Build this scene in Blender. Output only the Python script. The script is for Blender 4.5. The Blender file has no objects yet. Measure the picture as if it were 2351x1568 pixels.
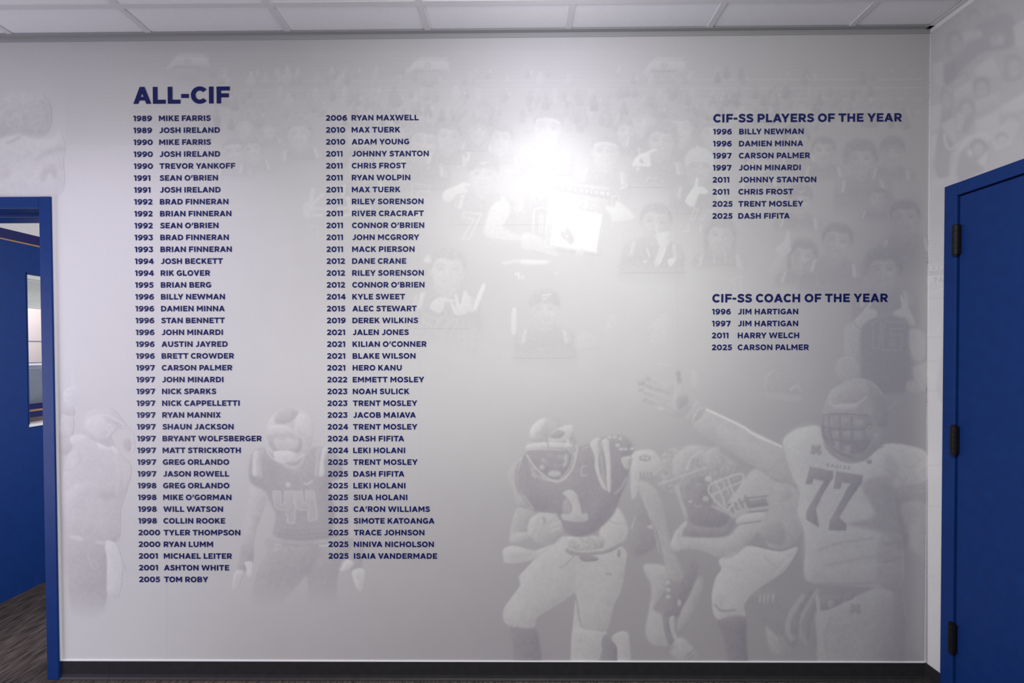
import bpy, bmesh, math, random
import numpy as np
from mathutils import Vector, Matrix
from mathutils.geometry import delaunay_2d_cdt
random.seed(5); rng = np.random.default_rng(5)
scene = bpy.context.scene
COL = scene.collection

# ---------------------------------------------------------------- camera (image taken as 2351 x 1568)
W_PX, H_PX, F_PX = 2351, 1568, 1050.0
CAM_D, CAM_H = 2.0, 1.454                       # distance to the mural wall, height above the floor
PITCH, YAW, ROLL, SHX, SHY = -0.01372552, 0.00838893, 0.00355043, -0.654, 33.707
def _rx(a): c, s = math.cos(a), math.sin(a); return np.array([[1, 0, 0], [0, c, -s], [0, s, c]])
def _ry(a): c, s = math.cos(a), math.sin(a); return np.array([[c, 0, s], [0, 1, 0], [-s, 0, c]])
def _rz(a): c, s = math.cos(a), math.sin(a); return np.array([[c, -s, 0], [s, c, 0], [0, 0, 1]])
CAM_R = _rz(YAW) @ _rx(PITCH) @ _ry(ROLL)
CAM_P = np.array([0.0, -CAM_D, CAM_H])
cam_data = bpy.data.cameras.new('camera'); cam = bpy.data.objects.new('camera', cam_data); COL.objects.link(cam)
cam_data.sensor_width = 36.0; cam_data.lens = 36.0 * F_PX / W_PX
cam_data.shift_x = -SHX / W_PX; cam_data.shift_y = SHY / W_PX; cam_data.clip_start = .02
_m = Matrix.Identity(4)
for _i in range(3):
    _m[_i][0], _m[_i][1], _m[_i][2], _m[_i][3] = CAM_R[_i, 0], CAM_R[_i, 2], -CAM_R[_i, 1], CAM_P[_i]
cam.matrix_world = _m
scene.camera = cam
scene.view_settings.view_transform = 'Standard'; scene.view_settings.look = 'None'
scene.view_settings.exposure = 0.0; scene.view_settings.gamma = 1.0; scene.view_settings.use_curve_mapping = False

# ---------------------------------------------------------------- world and lights
world = bpy.data.worlds.new('world'); scene.world = world; world.use_nodes = True
world.node_tree.nodes['Background'].inputs[0].default_value = (.8, .85, 1, 1)
world.node_tree.nodes['Background'].inputs[1].default_value = .02
ZC = CAM_H + 1.37335                            # ceiling height
def light(name, kind, loc, target, energy, color=(1, 1, 1), **kw):
    d = bpy.data.lights.new(name, kind); d.energy = energy; d.color = color
    for k, v in kw.items(): setattr(d, k, v)
    o = bpy.data.objects.new(name, d); COL.objects.link(o); o.location = loc
    o.rotation_euler = (Vector(target) - Vector(loc)).to_track_quat('-Z', 'Y').to_euler()
    return o
#LIGHTS_BEGIN
# recessed downlights near the wall, two added point fills below the ceiling, a ceiling panel further back, daylight from the left, a lamp in each room beyond
light('downlight', 'SPOT', (.15,-1.6, ZC - .02), (.12, -.02, 0.4), 60.0, (1.000, .985, .915), spot_size=math.radians(120), spot_blend=1, shadow_soft_size=.45)
light('downlight', 'SPOT', (.15,-0.5, ZC - .02), (.12, -.02, 0.6), 25.0, (1.000, 1.000, .980), spot_size=math.radians(95), spot_blend=0.8, shadow_soft_size=.10)
light('downlight', 'SPOT', (-1.75, -1.0, ZC - .02), (-1.75, -.2, 0), 41.4, (0.848, 0.754, 1.000), spot_size=math.radians(120), spot_blend=1, shadow_soft_size=.07)
light('ceiling_panel_light', 'AREA', (-.1, -2.4, ZC - .03), (-.1, -2.4, 0), 36.0, (1.000, 0.975, 0.933), shape='RECTANGLE', size=1.2, size_y=.6)
light('wall_top_fill', 'POINT', (0.15,-0.6,ZC-0.2), (0.15,-0.6,0), 5.8, (0.897, 0.862, 1.000), shadow_soft_size=.16)  # added unseen light, brightens the middle of the ceiling and the wall top
light('room_fill', 'POINT', (0.2,-1.8,ZC-0.3), (0.2,-1.8,0), 22.5, (0.95, 1.000, 0.82), shadow_soft_size=.28)  # added fill with no known fixture, lifts wall and ceiling broadly
light('daylight', 'AREA', (-3.9, -1.2, 1.0), (-1.2, 0, .7), 37.2, (0.879, 0.839, 1.000), shape='RECTANGLE', size=1.2, size_y=1.6)
light('corridor_light', 'AREA', (-1.1, 1.2, 1.5), (-2.87, .85, 1.0), 25.0, (1.000, .98, .99), shape='RECTANGLE', size=.8, size_y=1.8)
light('office_light', 'AREA', (-3.6, 1.6, 2.5), (-3.9, 1.6, .8), 30.0, (1.000, 0.930, 0.920), shape='RECTANGLE', size=.8, size_y=1.2)
#LIGHTS_END

# ---------------------------------------------------------------- helpers
def ray(u, v):
    """direction of the sight line through the photo point (u, v); arrays allowed"""
    u, v = np.asarray(u, float), np.asarray(v, float)
    d = np.stack([(u - 1175.5 - SHX) / F_PX, np.ones_like(u), -(v - 784 - SHY) / F_PX], -1)
    return d @ CAM_R.T
def on_plane(u, v, p0, n):
    d = ray(u, v); p0, n = np.asarray(p0, float), np.asarray(n, float)
    t = ((p0 - CAM_P) @ n) / (d @ n)
    return CAM_P + d * np.asarray(t)[..., None]
def on_back(u, v, y=0.0): return on_plane(u, v, (0, y, 0), (0, 1, 0))
def new_obj(name, mesh, mat=None, parent=None, loc=None):
    o = bpy.data.objects.new(name, mesh); COL.objects.link(o)
    if mat is not None: mesh.materials.append(mat)
    if parent is not None: o.parent = parent
    if loc is not None: o.location = loc
    return o
def tag(o, label=None, cat=None, group=None, kind=None):
    for k, v in (('label', label), ('category', cat), ('group', group), ('kind', kind)):
        if v: o[k] = v
    return o
def empty(name, loc=(0, 0, 0)):
    o = bpy.data.objects.new(name, None); COL.objects.link(o); o.location = loc; o.empty_display_size = .1; return o
def bx(bm, x0, y0, z0, x1, y1, z1, M=None, bevel=0):
    vs = [bm.verts.new((x, y, z)) for z in (z0, z1) for y in (y0, y1) for x in (x0, x1)]
    fs = [bm.faces.new([vs[i] for i in q]) for q in ((0, 2, 3, 1), (4, 5, 7, 6), (0, 1, 5, 4), (2, 6, 7, 3), (0, 4, 6, 2), (1, 3, 7, 5))]
    if bevel: 
        r = bmesh.ops.bevel(bm, geom=list({e for f in fs for e in f.edges}), offset=bevel, segments=2, affect='EDGES', profile=.5)
        vs = list({v for f in r['faces'] for v in f.verts} | {v for v in vs if v.is_valid})
    if M is not None:
        for v in vs: v.co = M @ v.co
def fin(bm, name, mat, parent=None, smooth=False):
    bmesh.ops.recalc_face_normals(bm, faces=bm.faces[:])
    me = bpy.data.meshes.new(name); bm.to_mesh(me); bm.free()
    if smooth:
        for p in me.polygons: p.use_smooth = True
    return new_obj(name, me, mat, parent)
def boxes(name, mat, L, parent=None, M=None, bevel=0):
    bm = bmesh.new()
    for b in L: bx(bm, *b, M=M, bevel=bevel)
    return fin(bm, name, mat, parent)
def srgb(r, g, b):
    f = lambda c: (c/255/12.92 if c/255 <= .04045 else ((c/255+.055)/1.055)**2.4)
    return (f(r), f(g), f(b), 1)
def material(name, color, rough=.5, spec=.5, noise=0, scale=40, bump=0, bscale=200, color2=None, metal=0):
    m = bpy.data.materials.new(name); m.use_nodes = True; nt = m.node_tree; b = nt.nodes['Principled BSDF']
    b.inputs['Base Color'].default_value = color; b.inputs['Roughness'].default_value = rough
    b.inputs['Specular IOR Level'].default_value = spec; b.inputs['Metallic'].default_value = metal
    tc = nt.nodes.new('ShaderNodeTexCoord')
    if noise or color2:
        n = nt.nodes.new('ShaderNodeTexNoise'); n.inputs['Scale'].default_value = scale; n.inputs['Detail'].default_value = 6
        nt.links.new(tc.outputs['Object'], n.inputs['Vector'])
        r = nt.nodes.new('ShaderNodeValToRGB'); r.color_ramp.elements[0].position = .35; r.color_ramp.elements[1].position = .65
        k = color2 or tuple(c*(1+noise) for c in color[:3]) + (1,)
        r.color_ramp.elements[0].color = color if color2 else tuple(c*(1-noise) for c in color[:3]) + (1,); r.color_ramp.elements[1].color = k
        nt.links.new(n.outputs['Fac'], r.inputs['Fac']); nt.links.new(r.outputs['Color'], b.inputs['Base Color'])
    if bump:
        n = nt.nodes.new('ShaderNodeTexNoise'); n.inputs['Scale'].default_value = bscale; n.inputs['Detail'].default_value = 4
        nt.links.new(tc.outputs['Object'], n.inputs['Vector'])
        bp = nt.nodes.new('ShaderNodeBump'); bp.inputs['Strength'].default_value = bump; bp.inputs['Distance'].default_value = .002
        nt.links.new(n.outputs['Fac'], bp.inputs['Height']); nt.links.new(bp.outputs['Normal'], b.inputs['Normal'])
    return m
M_WALL = material('white_paint', srgb(225, 224, 226), .55, .4, noise=.02, bump=.15)
M_TILE = material('ceiling_tile', srgb(247, 247, 250), .9, .2, noise=.03, scale=260, bump=.35, bscale=420)
M_BAR = material('ceiling_bar', srgb(226, 226, 228), .5, .4)
M_BASE = material('black_vinyl', srgb(44, 43, 46), .55, .35, noise=.12, scale=30)
M_TRIM = material('wall_angle', srgb(168, 168, 171), .55, .3)
M_BLUE = material('royal_blue_enamel', srgb(20, 56, 124), .48, .22, noise=.05, scale=25, bump=.1, bscale=300)
M_HINGE = material('dark_bronze', srgb(20, 18, 23), .5, .3)
M_CAULK = material('white_caulk', srgb(244, 243, 247), .4, .5)
M_NAVY = material('navy_vinyl', srgb(8, 22, 98), .48, .36)
M_NAVYW = material('navy_stripe_paint', srgb(14, 22, 92), .5, .4)
M_GOLD = material('gold_stripe_paint', srgb(178, 138, 92), .5, .4)
M_CARPET = material('carpet', srgb(52, 47, 46), .95, .1, scale=14, color2=srgb(98, 90, 85), bump=.6, bscale=500)
_nt = M_CARPET.node_tree; _mp = _nt.nodes.new('ShaderNodeMapping'); _mp.inputs['Scale'].default_value = (6, .7, 1)   # woven streaks run down the corridor
_tn = next(n for n in _nt.nodes if n.type == 'TEX_NOISE' and n.inputs['Scale'].default_value < 20)
_nt.links.new(next(n for n in _nt.nodes if n.type == 'TEX_COORD').outputs['Object'], _mp.inputs['Vector']); _nt.links.new(_mp.outputs['Vector'], _tn.inputs['Vector'])
M_BLIND = material('blind_slat', srgb(226, 230, 228), .5, .4)
M_PINK = material('office_wall', srgb(238, 228, 224), .8, .2)
M_GREY = material('grey_steel', srgb(150, 156, 170), .5, .4, noise=.03)
M_BROWN = material('brown_counter', srgb(96, 84, 84), .5, .4)
M_GLASS = bpy.data.materials.new('window_glass'); M_GLASS.use_nodes = True
_b = M_GLASS.node_tree.nodes['Principled BSDF']; _b.inputs['Transmission Weight'].default_value = 1; _b.inputs['Roughness'].default_value = .0
_b.inputs['IOR'].default_value = 1.05; _b.inputs['Base Color'].default_value = (.95, .97, .98, 1)

INK_DARK, INK_MID, INK_LIGHT = srgb(146, 140, 156), srgb(196, 194, 198), srgb(240, 240, 241); PRINT_ROUGH, PRINT_SPEC = .50, .5
# ---------------------------------------------------------------- the room
XR = 1.78828                                    # corner of the mural wall and the right wall
ZB = CAM_H - 1.37200                            # top of the baseboard
fo = on_back([122, 131, 145], [455, 970, 1550]) # outer edge of the left door frame
FX = float(fo[:, 0].mean()); FTOP = float(on_back(60, 453.5)[2]); FW = .053
OX1 = FX - FW; OX0 = OX1 - .91; OTOP = FTOP - FW
WT = .20                                        # wall thickness
XL, YF = -4.3, -4.6                             # left wall, wall behind the camera
tag(boxes('floor', M_CARPET, [(XL-.1, YF-.1, -.06, 3, 5.2, 0)]), kind='structure')
tag(boxes('wall_back', M_WALL, [(XL-.1, 0, 0, OX0-FW*.6, WT, ZC+.1), (OX1+FW*.6, 0, 0, XR+.02, WT, ZC+.1), (OX0-FW*.6, 0, OTOP+FW*.6, OX1+FW*.6, WT, ZC+.1)]), kind='structure')
tag(boxes('wall_left', M_WALL, [(XL-.1, YF, 0, XL, 0, ZC+.1)]), kind='structure')
tag(boxes('wall_front', M_WALL, [(XL-.1, YF-.1, 0, 2.6, YF, ZC+.1)]), kind='structure')
# ceiling: tiles with the lay-in grid just below them
tile_x0, tile_y0, TS = -1.592, -.172, .6035
tag(boxes('ceiling', M_TILE, [(XL-.1, YF-.1, ZC+.004, 3, 0, ZC+.06)]), kind='structure')
ceil = bpy.data.objects['ceiling']; bars = []
k = -5
while tile_x0 + k*TS < 2.2: x = tile_x0 + k*TS; bars.append((x-.0, YF, ZC, x+.024, 0, ZC+.012)); k += 1
for k in range(8): y = tile_y0 - k*TS; bars.append((XL, y-.012, ZC-.0004, 2.3, y+.012, ZC+.011))
boxes('ceiling_grid', M_BAR, bars, ceil)
tag(boxes('trim_1', M_TRIM, [(XL, -.0225, ZC-.002, XR, 0, ZC+.001), (XL, -.003, ZC-.022, XR, 0, ZC)]), kind='structure')

# right wall, turned slightly outwards
RA = math.radians(2.2)
RM = Matrix.Translation((XR, 0, 0)) @ Matrix(((math.sin(RA), -math.cos(RA), 0, 0), (-math.cos(RA), -math.sin(RA), 0, 0), (0, 0, 1, 0), (0, 0, 0, 1)))
RD = np.array([math.sin(RA), -math.cos(RA), 0]); RN = np.array([-math.cos(RA), -math.sin(RA), 0]); RP = np.array([XR, 0, 0])
def on_right(u, v, off=0.0): return on_plane(u, v, RP + RN*off, RN)
def right_sz(u, v): p = on_right(u, v); return float((p - RP) @ RD), float(p[2])
S0 = right_sz(2170, 900)[0]                     # frame edge nearest the corner
FTR = right_sz(2173.5, 430)[1]; S1 = S0 + .052; DTR = FTR - .052; SE = S1 + .92
# local x = along the wall from the corner, y = into the room
tag(boxes('wall_right', M_WALL, [(-.0, -.15, 0, S0+.03, 0, ZC+.1), (SE+.03, -.15, 0, 5.2, 0, ZC+.1), (S0+.03, -.15, FTR-.03, SE+.03, 0, ZC+.1)], M=RM), kind='structure')
tag(boxes('trim_2', M_BAR, [(0, 0, ZC-.002, 4.8, .0225, ZC+.001), (0, 0, ZC-.02, 4.8, .003, ZC)], M=RM), kind='structure')

# left doorway: steel frame only
d1 = tag(empty('door_1', (OX0, 0, 0)), kind='structure')
def local(o, p):                                # parent keeping world coordinates
    o.parent = p; o.matrix_parent_inverse = Matrix.Translation(p.location).inverted() if p.type == 'EMPTY' else Matrix.Identity(4); return o
def frame_box(name, L, mat=M_BLUE, parent=d1, bevel=.003): return local(boxes(name, mat, L, bevel=bevel), parent)
frame_box('jamb', [(OX1, -.014, 0, FX, WT+.014, FTOP), (OX1-.014, .07, 0, OX1+.01, .13, OTOP)])
frame_box('jamb', [(OX0-FW, -.014, 0, OX0, WT+.014, FTOP), (OX0-.01, .07, 0, OX0+.014, .13, OTOP)])
frame_box('head', [(OX0, -.0135, OTOP, OX1, WT+.0135, FTOP-.0003), (OX0, .07, OTOP-.014, OX1, .13, OTOP+.01)])
# bead of caulk round the left frame, at the base and in the right corner
tag(boxes('trim_3', M_CAULK, [(FX-.001, -.0085, ZB, FX+.0038, 0, FTOP+.003)]), kind='structure')
tag(boxes('trim_4', M_CAULK, [(FX, -.0045, ZB-.004, XR, 0, ZB+.0016)]), kind='structure')
tag(boxes('trim_5', M_CAULK, [(XR-.002, -.002, ZB, XR, 0, ZC-.02)]), kind='structure')
# baseboards: vinyl with a cove toe, butted in lengths
def cove(name, x0, x1, M, seam=None, h=ZB):
    bm = bmesh.new()
    for a, b in ([(x0, seam-.0006), (seam+.0006, x1)] if seam else [(x0, x1)]):
        prof = [(0, 0), (.014, 0), (.0135, .003), (.008, .010), (.005, .022), (.0045, h-.003), (.003, h), (0, h)]
        A = [bm.verts.new(M @ Vector((a, y, z))) for y, z in prof]; B = [bm.verts.new(M @ Vector((b, y, z))) for y, z in prof]
        n = len(prof)
        for i in range(n): bm.faces.new((A[i], B[i], B[(i+1) % n], A[(i+1) % n]))
        bm.faces.new(A[::-1]); bm.faces.new(B)
    return tag(fin(bm, name, M_BASE), kind='structure')
BM = Matrix(((1, 0, 0, 0), (0, -1, 0, 0), (0, 0, 1, 0), (0, 0, 0, 1)))
cove('baseboard_back', FX+.0005, XR-.001, BM, seam=float(on_back(254, 1535)[0]))
cove('baseboard_right', .001, S0-.0005, RM)

# right door: frame, flush leaf, three hinges
d2 = tag(empty('door_2', tuple(RP + RD*S0)), kind='structure')
def rbox(name, L, mat=M_BLUE, bevel=.003): return local(boxes(name, mat, L, M=RM, bevel=bevel), d2)
rbox('jamb', [(S0, -.12, 0, S1, .012, FTR)]); rbox('jamb', [(SE, -.12, 0, SE+.052, .012, FTR)])
rbox('head', [(S1, -.12, DTR, SE, .0117, FTR-.0003)])
leaf = rbox('leaf', [(S1+.0045, -.040, .012, SE-.004, .0045, DTR-.0045)])
rbox('stop', [(S1-.001, -.10, 0, S1+.016, -.042, DTR), (SE-.016, -.10, 0, SE+.001, -.042, DTR), (S1, -.10, DTR-.016, SE, -.042, DTR+.001)])
for u, v0, v1 in ((2194, 521, 586), (2189, 977, 1040), (2186, 1427, 1491)):
    s, z1 = right_sz(u, v0); z0 = right_sz(u, v1)[1]; s = S1 + .002; bm = bmesh.new()
    n = 5; hh = (z1-z0)/n
    for i in range(n):
        r = bmesh.ops.create_cone(bm, cap_ends=True, segments=20, radius1=.0125, radius2=.0125, depth=hh-.0008)
        bmesh.ops.translate(bm, verts=r['verts'], vec=(s, .016, z0 + hh*(i+.5)))
    for zz in (z0-.003, z1+.003):
        r = bmesh.ops.create_cone(bm, cap_ends=True, segments=16, radius1=.009, radius2=.009, depth=.006)
        bmesh.ops.translate(bm, verts=r['verts'], vec=(s, .016, zz))
    for vv in bm.verts: vv.co = RM @ vv.co
    bx(bm, s-.011, .004, z0, s+.012, .0145, z1, M=RM)
    local(fin(bm, 'hinge', M_HINGE), d2)

# ---------------------------------------------------------------- the corridor seen through the left doorway
p = on_plane(np.array([0, 107]), np.array([1390, 1330]), (0, 0, 0), (0, 0, 1)); XW = float(p[:, 0].mean())
def on_corr(u, v, dx=0.0): return on_plane(u, v, (XW+dx, 0, 0), (1, 0, 0))
CZ = lambda u, v, dx=0.0: float(on_corr(u, v, dx)[2])
gold0, gold1, navy1 = CZ(50, 559), CZ(50, 556), CZ(50, 534)
wy0 = float(on_corr(62, 800)[1]); wy1 = wy0 + .85; wz1 = CZ(59, 626); wz0 = CZ(66, 979)
tag(boxes('wall_corridor', M_BLUE, [(XW-.12, WT, 0, XW, wy0, gold0), (XW-.12, wy1, 0, XW, 4.2, gold0), (XW-.12, wy0, 0, XW, wy1, wz0), (XW-.12, wy0, wz1, XW, wy1, gold0)]), kind='structure')
tag(boxes('trim_6', M_GOLD, [(XW-.12, WT, gold0, XW+.001, 4.2, gold1)]), kind='structure')
tag(boxes('trim_7', M_NAVYW, [(XW-.12, WT, gold1, XW+.001, 4.2, navy1)]), kind='structure')
tag(boxes('wall_upper', M_WALL, [(XW-.12, WT, navy1, XW, 4.2, ZC)]), kind='structure')
tag(boxes('wall_far', M_BLUE, [(XL, 4.2, 0, 1, 4.3, ZC)]), kind='structure')
tag(boxes('wall_side', M_WALL, [(.2, WT, 0, .3, 4.2, ZC)]), kind='structure')
tag(boxes('ceiling_corridor', M_WALL, [(XL-1.2, WT, ZC, .3, 4.3, ZC+.05)]), kind='structure')
w1 = tag(empty('window_1', (XW-.05, wy0, wz0)), kind='structure')
def wbox(name, mat, L): return local(boxes(name, mat, L), w1)
fr = .006
wbox('window_frame', M_BLUE, [(XW-.12, wy0, wz0, XW+.003, wy0+fr, wz1), (XW-.12, wy1-fr, wz0, XW+.003, wy1, wz1), (XW-.12, wy0, wz1-fr, XW+.003, wy1, wz1)])
wbox('window_sill', M_CAULK, [(XW-.12, wy0, wz0-.004, XW+.006, wy1, wz0+.012)])
mz = [CZ(80, 784, -.06), CZ(80, 833, -.06)]
wbox('muntin', M_GREY, [(XW-.066, wy0, mz[0]-.004, XW-.056, wy1, mz[0]+.004)])
wbox('muntin', M_GREY, [(XW-.066, wy0, mz[1]-.004, XW-.056, wy1, mz[1]+.004)])
wbox('pane', M_GLASS, [(XW-.0625, wy0+fr, wz0+.01, XW-.0595, wy1-fr, wz1-fr)])
# what stands behind that window
tag(boxes('wall_office', M_PINK, [(XW-1.30, WT, 0, XW-1.2, 4.2, ZC)]), kind='structure')
bz = CZ(76, 708, -.03)
bl = tag(empty('window_blind', (XW-.03, wy0, wz1)), 'white horizontal-slat blind half lowered in the corridor window', 'window blind')
local(boxes('head_rail', M_BLIND, [(XW-.05, wy0+.012, wz1-.032, XW-.012, wy1-.012, wz1-fr-.002)]), bl)
ns = 14; bm = bmesh.new()
for i in range(ns):
    z = bz + .02 + (wz1-.04-bz-.02)*i/(ns-1)
    bx(bm, -.011, wy0+.014, -.0006, .011, wy1-.014, .0006, M=Matrix.Translation((XW-.031, 0, z)) @ Matrix.Rotation(math.radians(42), 4, 'Y'))
local(fin(bm, 'slats', M_BLIND), bl)
local(boxes('bottom_rail', M_BLIND, [(XW-.043, wy0+.014, bz, XW-.019, wy1-.014, bz+.012)]), bl)
ct = CZ(80, 838, -.30); cb = CZ(80, 924, -.30)
cab = tag(empty('filing_cabinet', (XW-.5, wy0+.5, 0)), 'grey steel cabinet standing behind the corridor window', 'cabinet')
local(boxes('body', M_GREY, [(XW-.75, wy0+.02, .02, XW-.30, wy0+1.3, ct)], bevel=.006), cab)
local(boxes('drawer', M_GREY, [(XW-.30, wy0+.04, ct-.30, XW-.288, wy0+1.28, ct-.02)], bevel=.003), cab)
local(boxes('plinth', M_BASE, [(XW-.74, wy0+.04, 0, XW-.32, wy0+1.28, .02)]), cab)
n0, n1, n2, n3, n4 = [CZ(82, v, -.09) for v in (972, 957, 943.5, 939, 926)]
sh = tag(empty('counter_ledge', (XW-.1, wy0, n0)), 'navy ledge with a gold line along the foot of the corridor window', 'ledge')
for nm, mt, a, b in (('brown_edge', M_BROWN, n0, n1), ('navy_band', M_NAVYW, n1, n2), ('gold_line', M_GOLD, n2, n3), ('navy_band', M_NAVYW, n3, n4)):
    local(boxes(nm, mt, [(XW-.118, wy0+.007, a, XW-.09, wy1-.007, b)]), sh)
# ---------------------------------------------------------------- lettering: glyphs of a geometric bold capital alphabet
def catmull(pts, closed=False, n=6):
    p = np.array(pts, float); N = len(p); out = []
    for i in range(N if closed else N - 1):
        if closed: a, b, c, d = p[(i-1) % N], p[i], p[(i+1) % N], p[(i+2) % N]
        else: a, b, c, d = p[max(i-1, 0)], p[i], p[i+1], p[min(i+2, N-1)]
        for k in range(n):
            t = k / n
            out.append(.5*((2*b) + (c-a)*t + (2*a-5*b+4*c-d)*t*t + (3*b-a-3*c+d)*t**3))
    if not closed: out.append(p[-1])
    return np.array(out)
def stroke_poly(path, w, n=5):
    q = catmull(path, n=n); d = np.gradient(q, axis=0); d /= np.linalg.norm(d, axis=1)[:, None] + 1e-9
    nn = np.c_[-d[:, 1], d[:, 0]] * w / 2
    return np.r_[q + nn, (q - nn)[::-1]]
def rect(x0, y0, x1, y1): return np.array([(x0, y0), (x1, y0), (x1, y1), (x0, y1)], float)
def arc(cx, cy, rx, ry, tx, ty, a0, a1, n=None):
    n = n or max(6, int(abs(a1-a0)/11)); a = np.radians(np.linspace(a0, a1, n+1))
    o = np.c_[cx+rx*np.cos(a), cy+ry*np.sin(a)]; i = np.c_[cx+(rx-tx)*np.cos(a), cy+(ry-ty)*np.sin(a)]
    return np.r_[o, i[::-1]]
def ring(cx, cy, rx, ry, tx, ty): return [arc(cx, cy, rx, ry, tx, ty, 0, 180), arc(cx, cy, rx, ry, tx, ty, 180, 360)]
def mir(P, w): return [np.c_[w-p[:, 0], p[:, 1]] for p in P]
def glyph(c, t, h):
    """-> (pieces, width, left bearing, right bearing); cap height 1"""
    A = np.array; f = lambda *l: [A(p, float) if not isinstance(p, np.ndarray) else p for p in l]
    if c == 'A':
        k = t*1.09; L = f([(0, 0), (k, 0), (.385+k, 1), (.385, 1)])
        return L + mir(L, 1.06) + f(rect(.21, .20, .85, .2+h*.9)), 1.06, .035, .035
    if c == 'B':
        q = h*.92
        return f(rect(0, 0, t, 1), rect(0, 1-q, .52, 1), rect(0, .43, .57, .43+q), rect(0, .57-q, .57, .57), rect(0, 0, .57, q),
                 arc(.52, .715, .29, .285, t*.95, q, -90, 90), arc(.58, .285, .295, .285, t*.97, q, -90, 90)), .875, .105, .055
    if c == 'C': return f(arc(.515, .5, .515, .515, t, h*1.05, 40, 320)), .91, .055, .05
    if c == 'D': return f(rect(0, 0, t, 1), rect(0, 0, .46, h), rect(0, 1-h, .46, 1), arc(.455, .5, .5, .5, t, h, -90, 90)), .955, .105, .055
    if c == 'E': return f(rect(0, 0, t, 1), rect(0, 0, .79, h), rect(0, 1-h, .78, 1), rect(0, .5-h*.46, .71, .5+h*.46)), .79, .105, .055
    if c == 'F': return f(rect(0, 0, t, 1), rect(0, 1-h, .79, 1), rect(0, .36, .73, .36+h)), .79, .105, .03
    if c == 'G': return f(arc(.525, .5, .525, .515, t, h*1.05, 41, 322), rect(.965-t*.95, .13, .965, .54), rect(.53, .355, .965, .54)), .965, .055, .06
    if c == 'H': return f(rect(0, 0, t, 1), rect(.92-t, 0, .92, 1), rect(0, .5-h/2, .92, .5+h/2)), .92, .105, .105
    if c == 'I': return f(rect(0, 0, t, 1)), t, .11, .11
    if c == 'J': return f(rect(.69-t, .345, .69, 1), arc(.325, .35, .365, .365, t, h, 218, 360)), .69, .025, .10
    if c == 'K': return f(rect(0, 0, t, 1), [(.2, .22), (.88, 1), (.59, 1), (.2, .56)], [(.32, .44), (.65, 0), (.94, 0), (.50, .62)]), .94, .105, .025
    if c == 'L': return f(rect(0, 0, t, 1), rect(0, 0, .735, h)), .735, .105, .045
    if c == 'M': return f(rect(0, 0, t*.95, 1), rect(1.1-t*.95, 0, 1.1, 1), [(0, 1), (.235, 1), (.55, .52), (.865, 1), (1.1, 1), (1.1, .96), (.57, .17), (.53, .17), (0, .96)]), 1.1, .105, .105
    if c == 'N': return f(rect(0, 0, t*.96, 1), rect(.95-t*.96, 0, .95, 1), [(0, 1), (.215, 1), (.95, .06), (.95, 0), (.735, 0), (0, .94)]), .95, .105, .105
    if c == 'O': return f(*ring(.53, .5, .53, .515, t, h*1.06)), 1.06, .055, .055
    if c == 'P': return f(rect(0, 0, t, 1), rect(0, 1-h, .48, 1), rect(0, .31, .48, .31+h), arc(.47, .655, .375, .345, t, h, -90, 90)), .845, .105, .04
    if c == 'R': return f(rect(0, 0, t, 1), rect(0, 1-h, .50, 1), rect(0, .33, .50, .33+h), arc(.49, .665, .375, .335, t, h, -90, 90), [(.32, .38), (.60, .42), (.905, 0), (.62, 0)]), .905, .105, .035
    if c == 'S': return f(stroke_poly([(.765, .775), (.63, .865), (.44, .90), (.26, .865), (.16, .735), (.235, .605), (.45, .515), (.66, .42), (.73, .27), (.63, .145), (.43, .1), (.22, .13), (.06, .235)], h*1.03)), .84, .04, .04
    if c == 'T': return f(rect(0, 1-h, .92, 1), rect(.46-t/2, 0, .46+t/2, 1)), .92, .035, .035
    if c == 'U': return f(rect(0, .44, t, 1), rect(.94-t, .44, .94, 1), arc(.47, .45, .47, .465, t, h, 180, 360)), .94, .095, .095
    if c == 'V':
        L = f([(0, 1), (.505-.115, 0), (.505+.115, 0), (t*1.13, 1)]); return L + mir(L, 1.01), 1.01, .03, .03
    if c == 'W':
        L = f([(0, 1), (.315, 0), (.545, 0), (t*1.08, 1)], [(.315, 0), (.545, 0), (.88, 1), (.68, 1)]); return L + mir(L, 1.56), 1.56, .035, .035
    if c == 'X': return f([(.02, 1), (.66, 0), (.95, 0), (.30, 1)], [(.65, 1), (0, 0), (.28, 0), (.92, 1)]), .95, .03, .03
    if c == 'Y':
        L = f([(0, 1), (.505-t/2, .36), (.505+t/2, .40), (.28, 1)]); return L + mir(L, 1.01) + f(rect(.505-t/2, 0, .505+t/2, .42)), 1.01, .02, .02
    if c == '-': return f(rect(0, .335, .45, .335+h)), .45, .05, .09
    if c == "'": return f([(.14, 1), (.05, .52), (.2, .52), (.36, 1)]), .36, .03, .02
    if c == '0': return f(*ring(.47, .5, .47, .515, t, h*1.06)), .94, .055, .055
    if c == '1': return f(rect(.47-t, 0, .47, 1), [(0, .94), (.05, .75), (.30, .78), (.30, 1), (.2, 1)]), .47, .03, .11
    if c == '2': return f(stroke_poly([(.08, .76), (.2, .865), (.39, .905), (.58, .85), (.66, .70), (.59, .56), (.43, .40), (.15, .13)], h*1.05), rect(.025, 0, .80, h)), .80, .05, .05
    if c == '3': return f(rect(.06, 1-h, .76, 1), [(.30, .52), (.50, .82), (.76, .85), (.50, .53)], stroke_poly([(.34, .57), (.56, .53), (.665, .34), (.60, .17), (.40, .105), (.2, .14), (.05, .25)], h*1.05)), .78, .05, .05
    if c == '4': return f(rect(.50, 0, .50+t, 1), rect(.02, .2, .9, .2+h*.95), [(.02, .36), (.48, 1), (.73, 1), (.25, .34)]), .9, .04, .03
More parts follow.
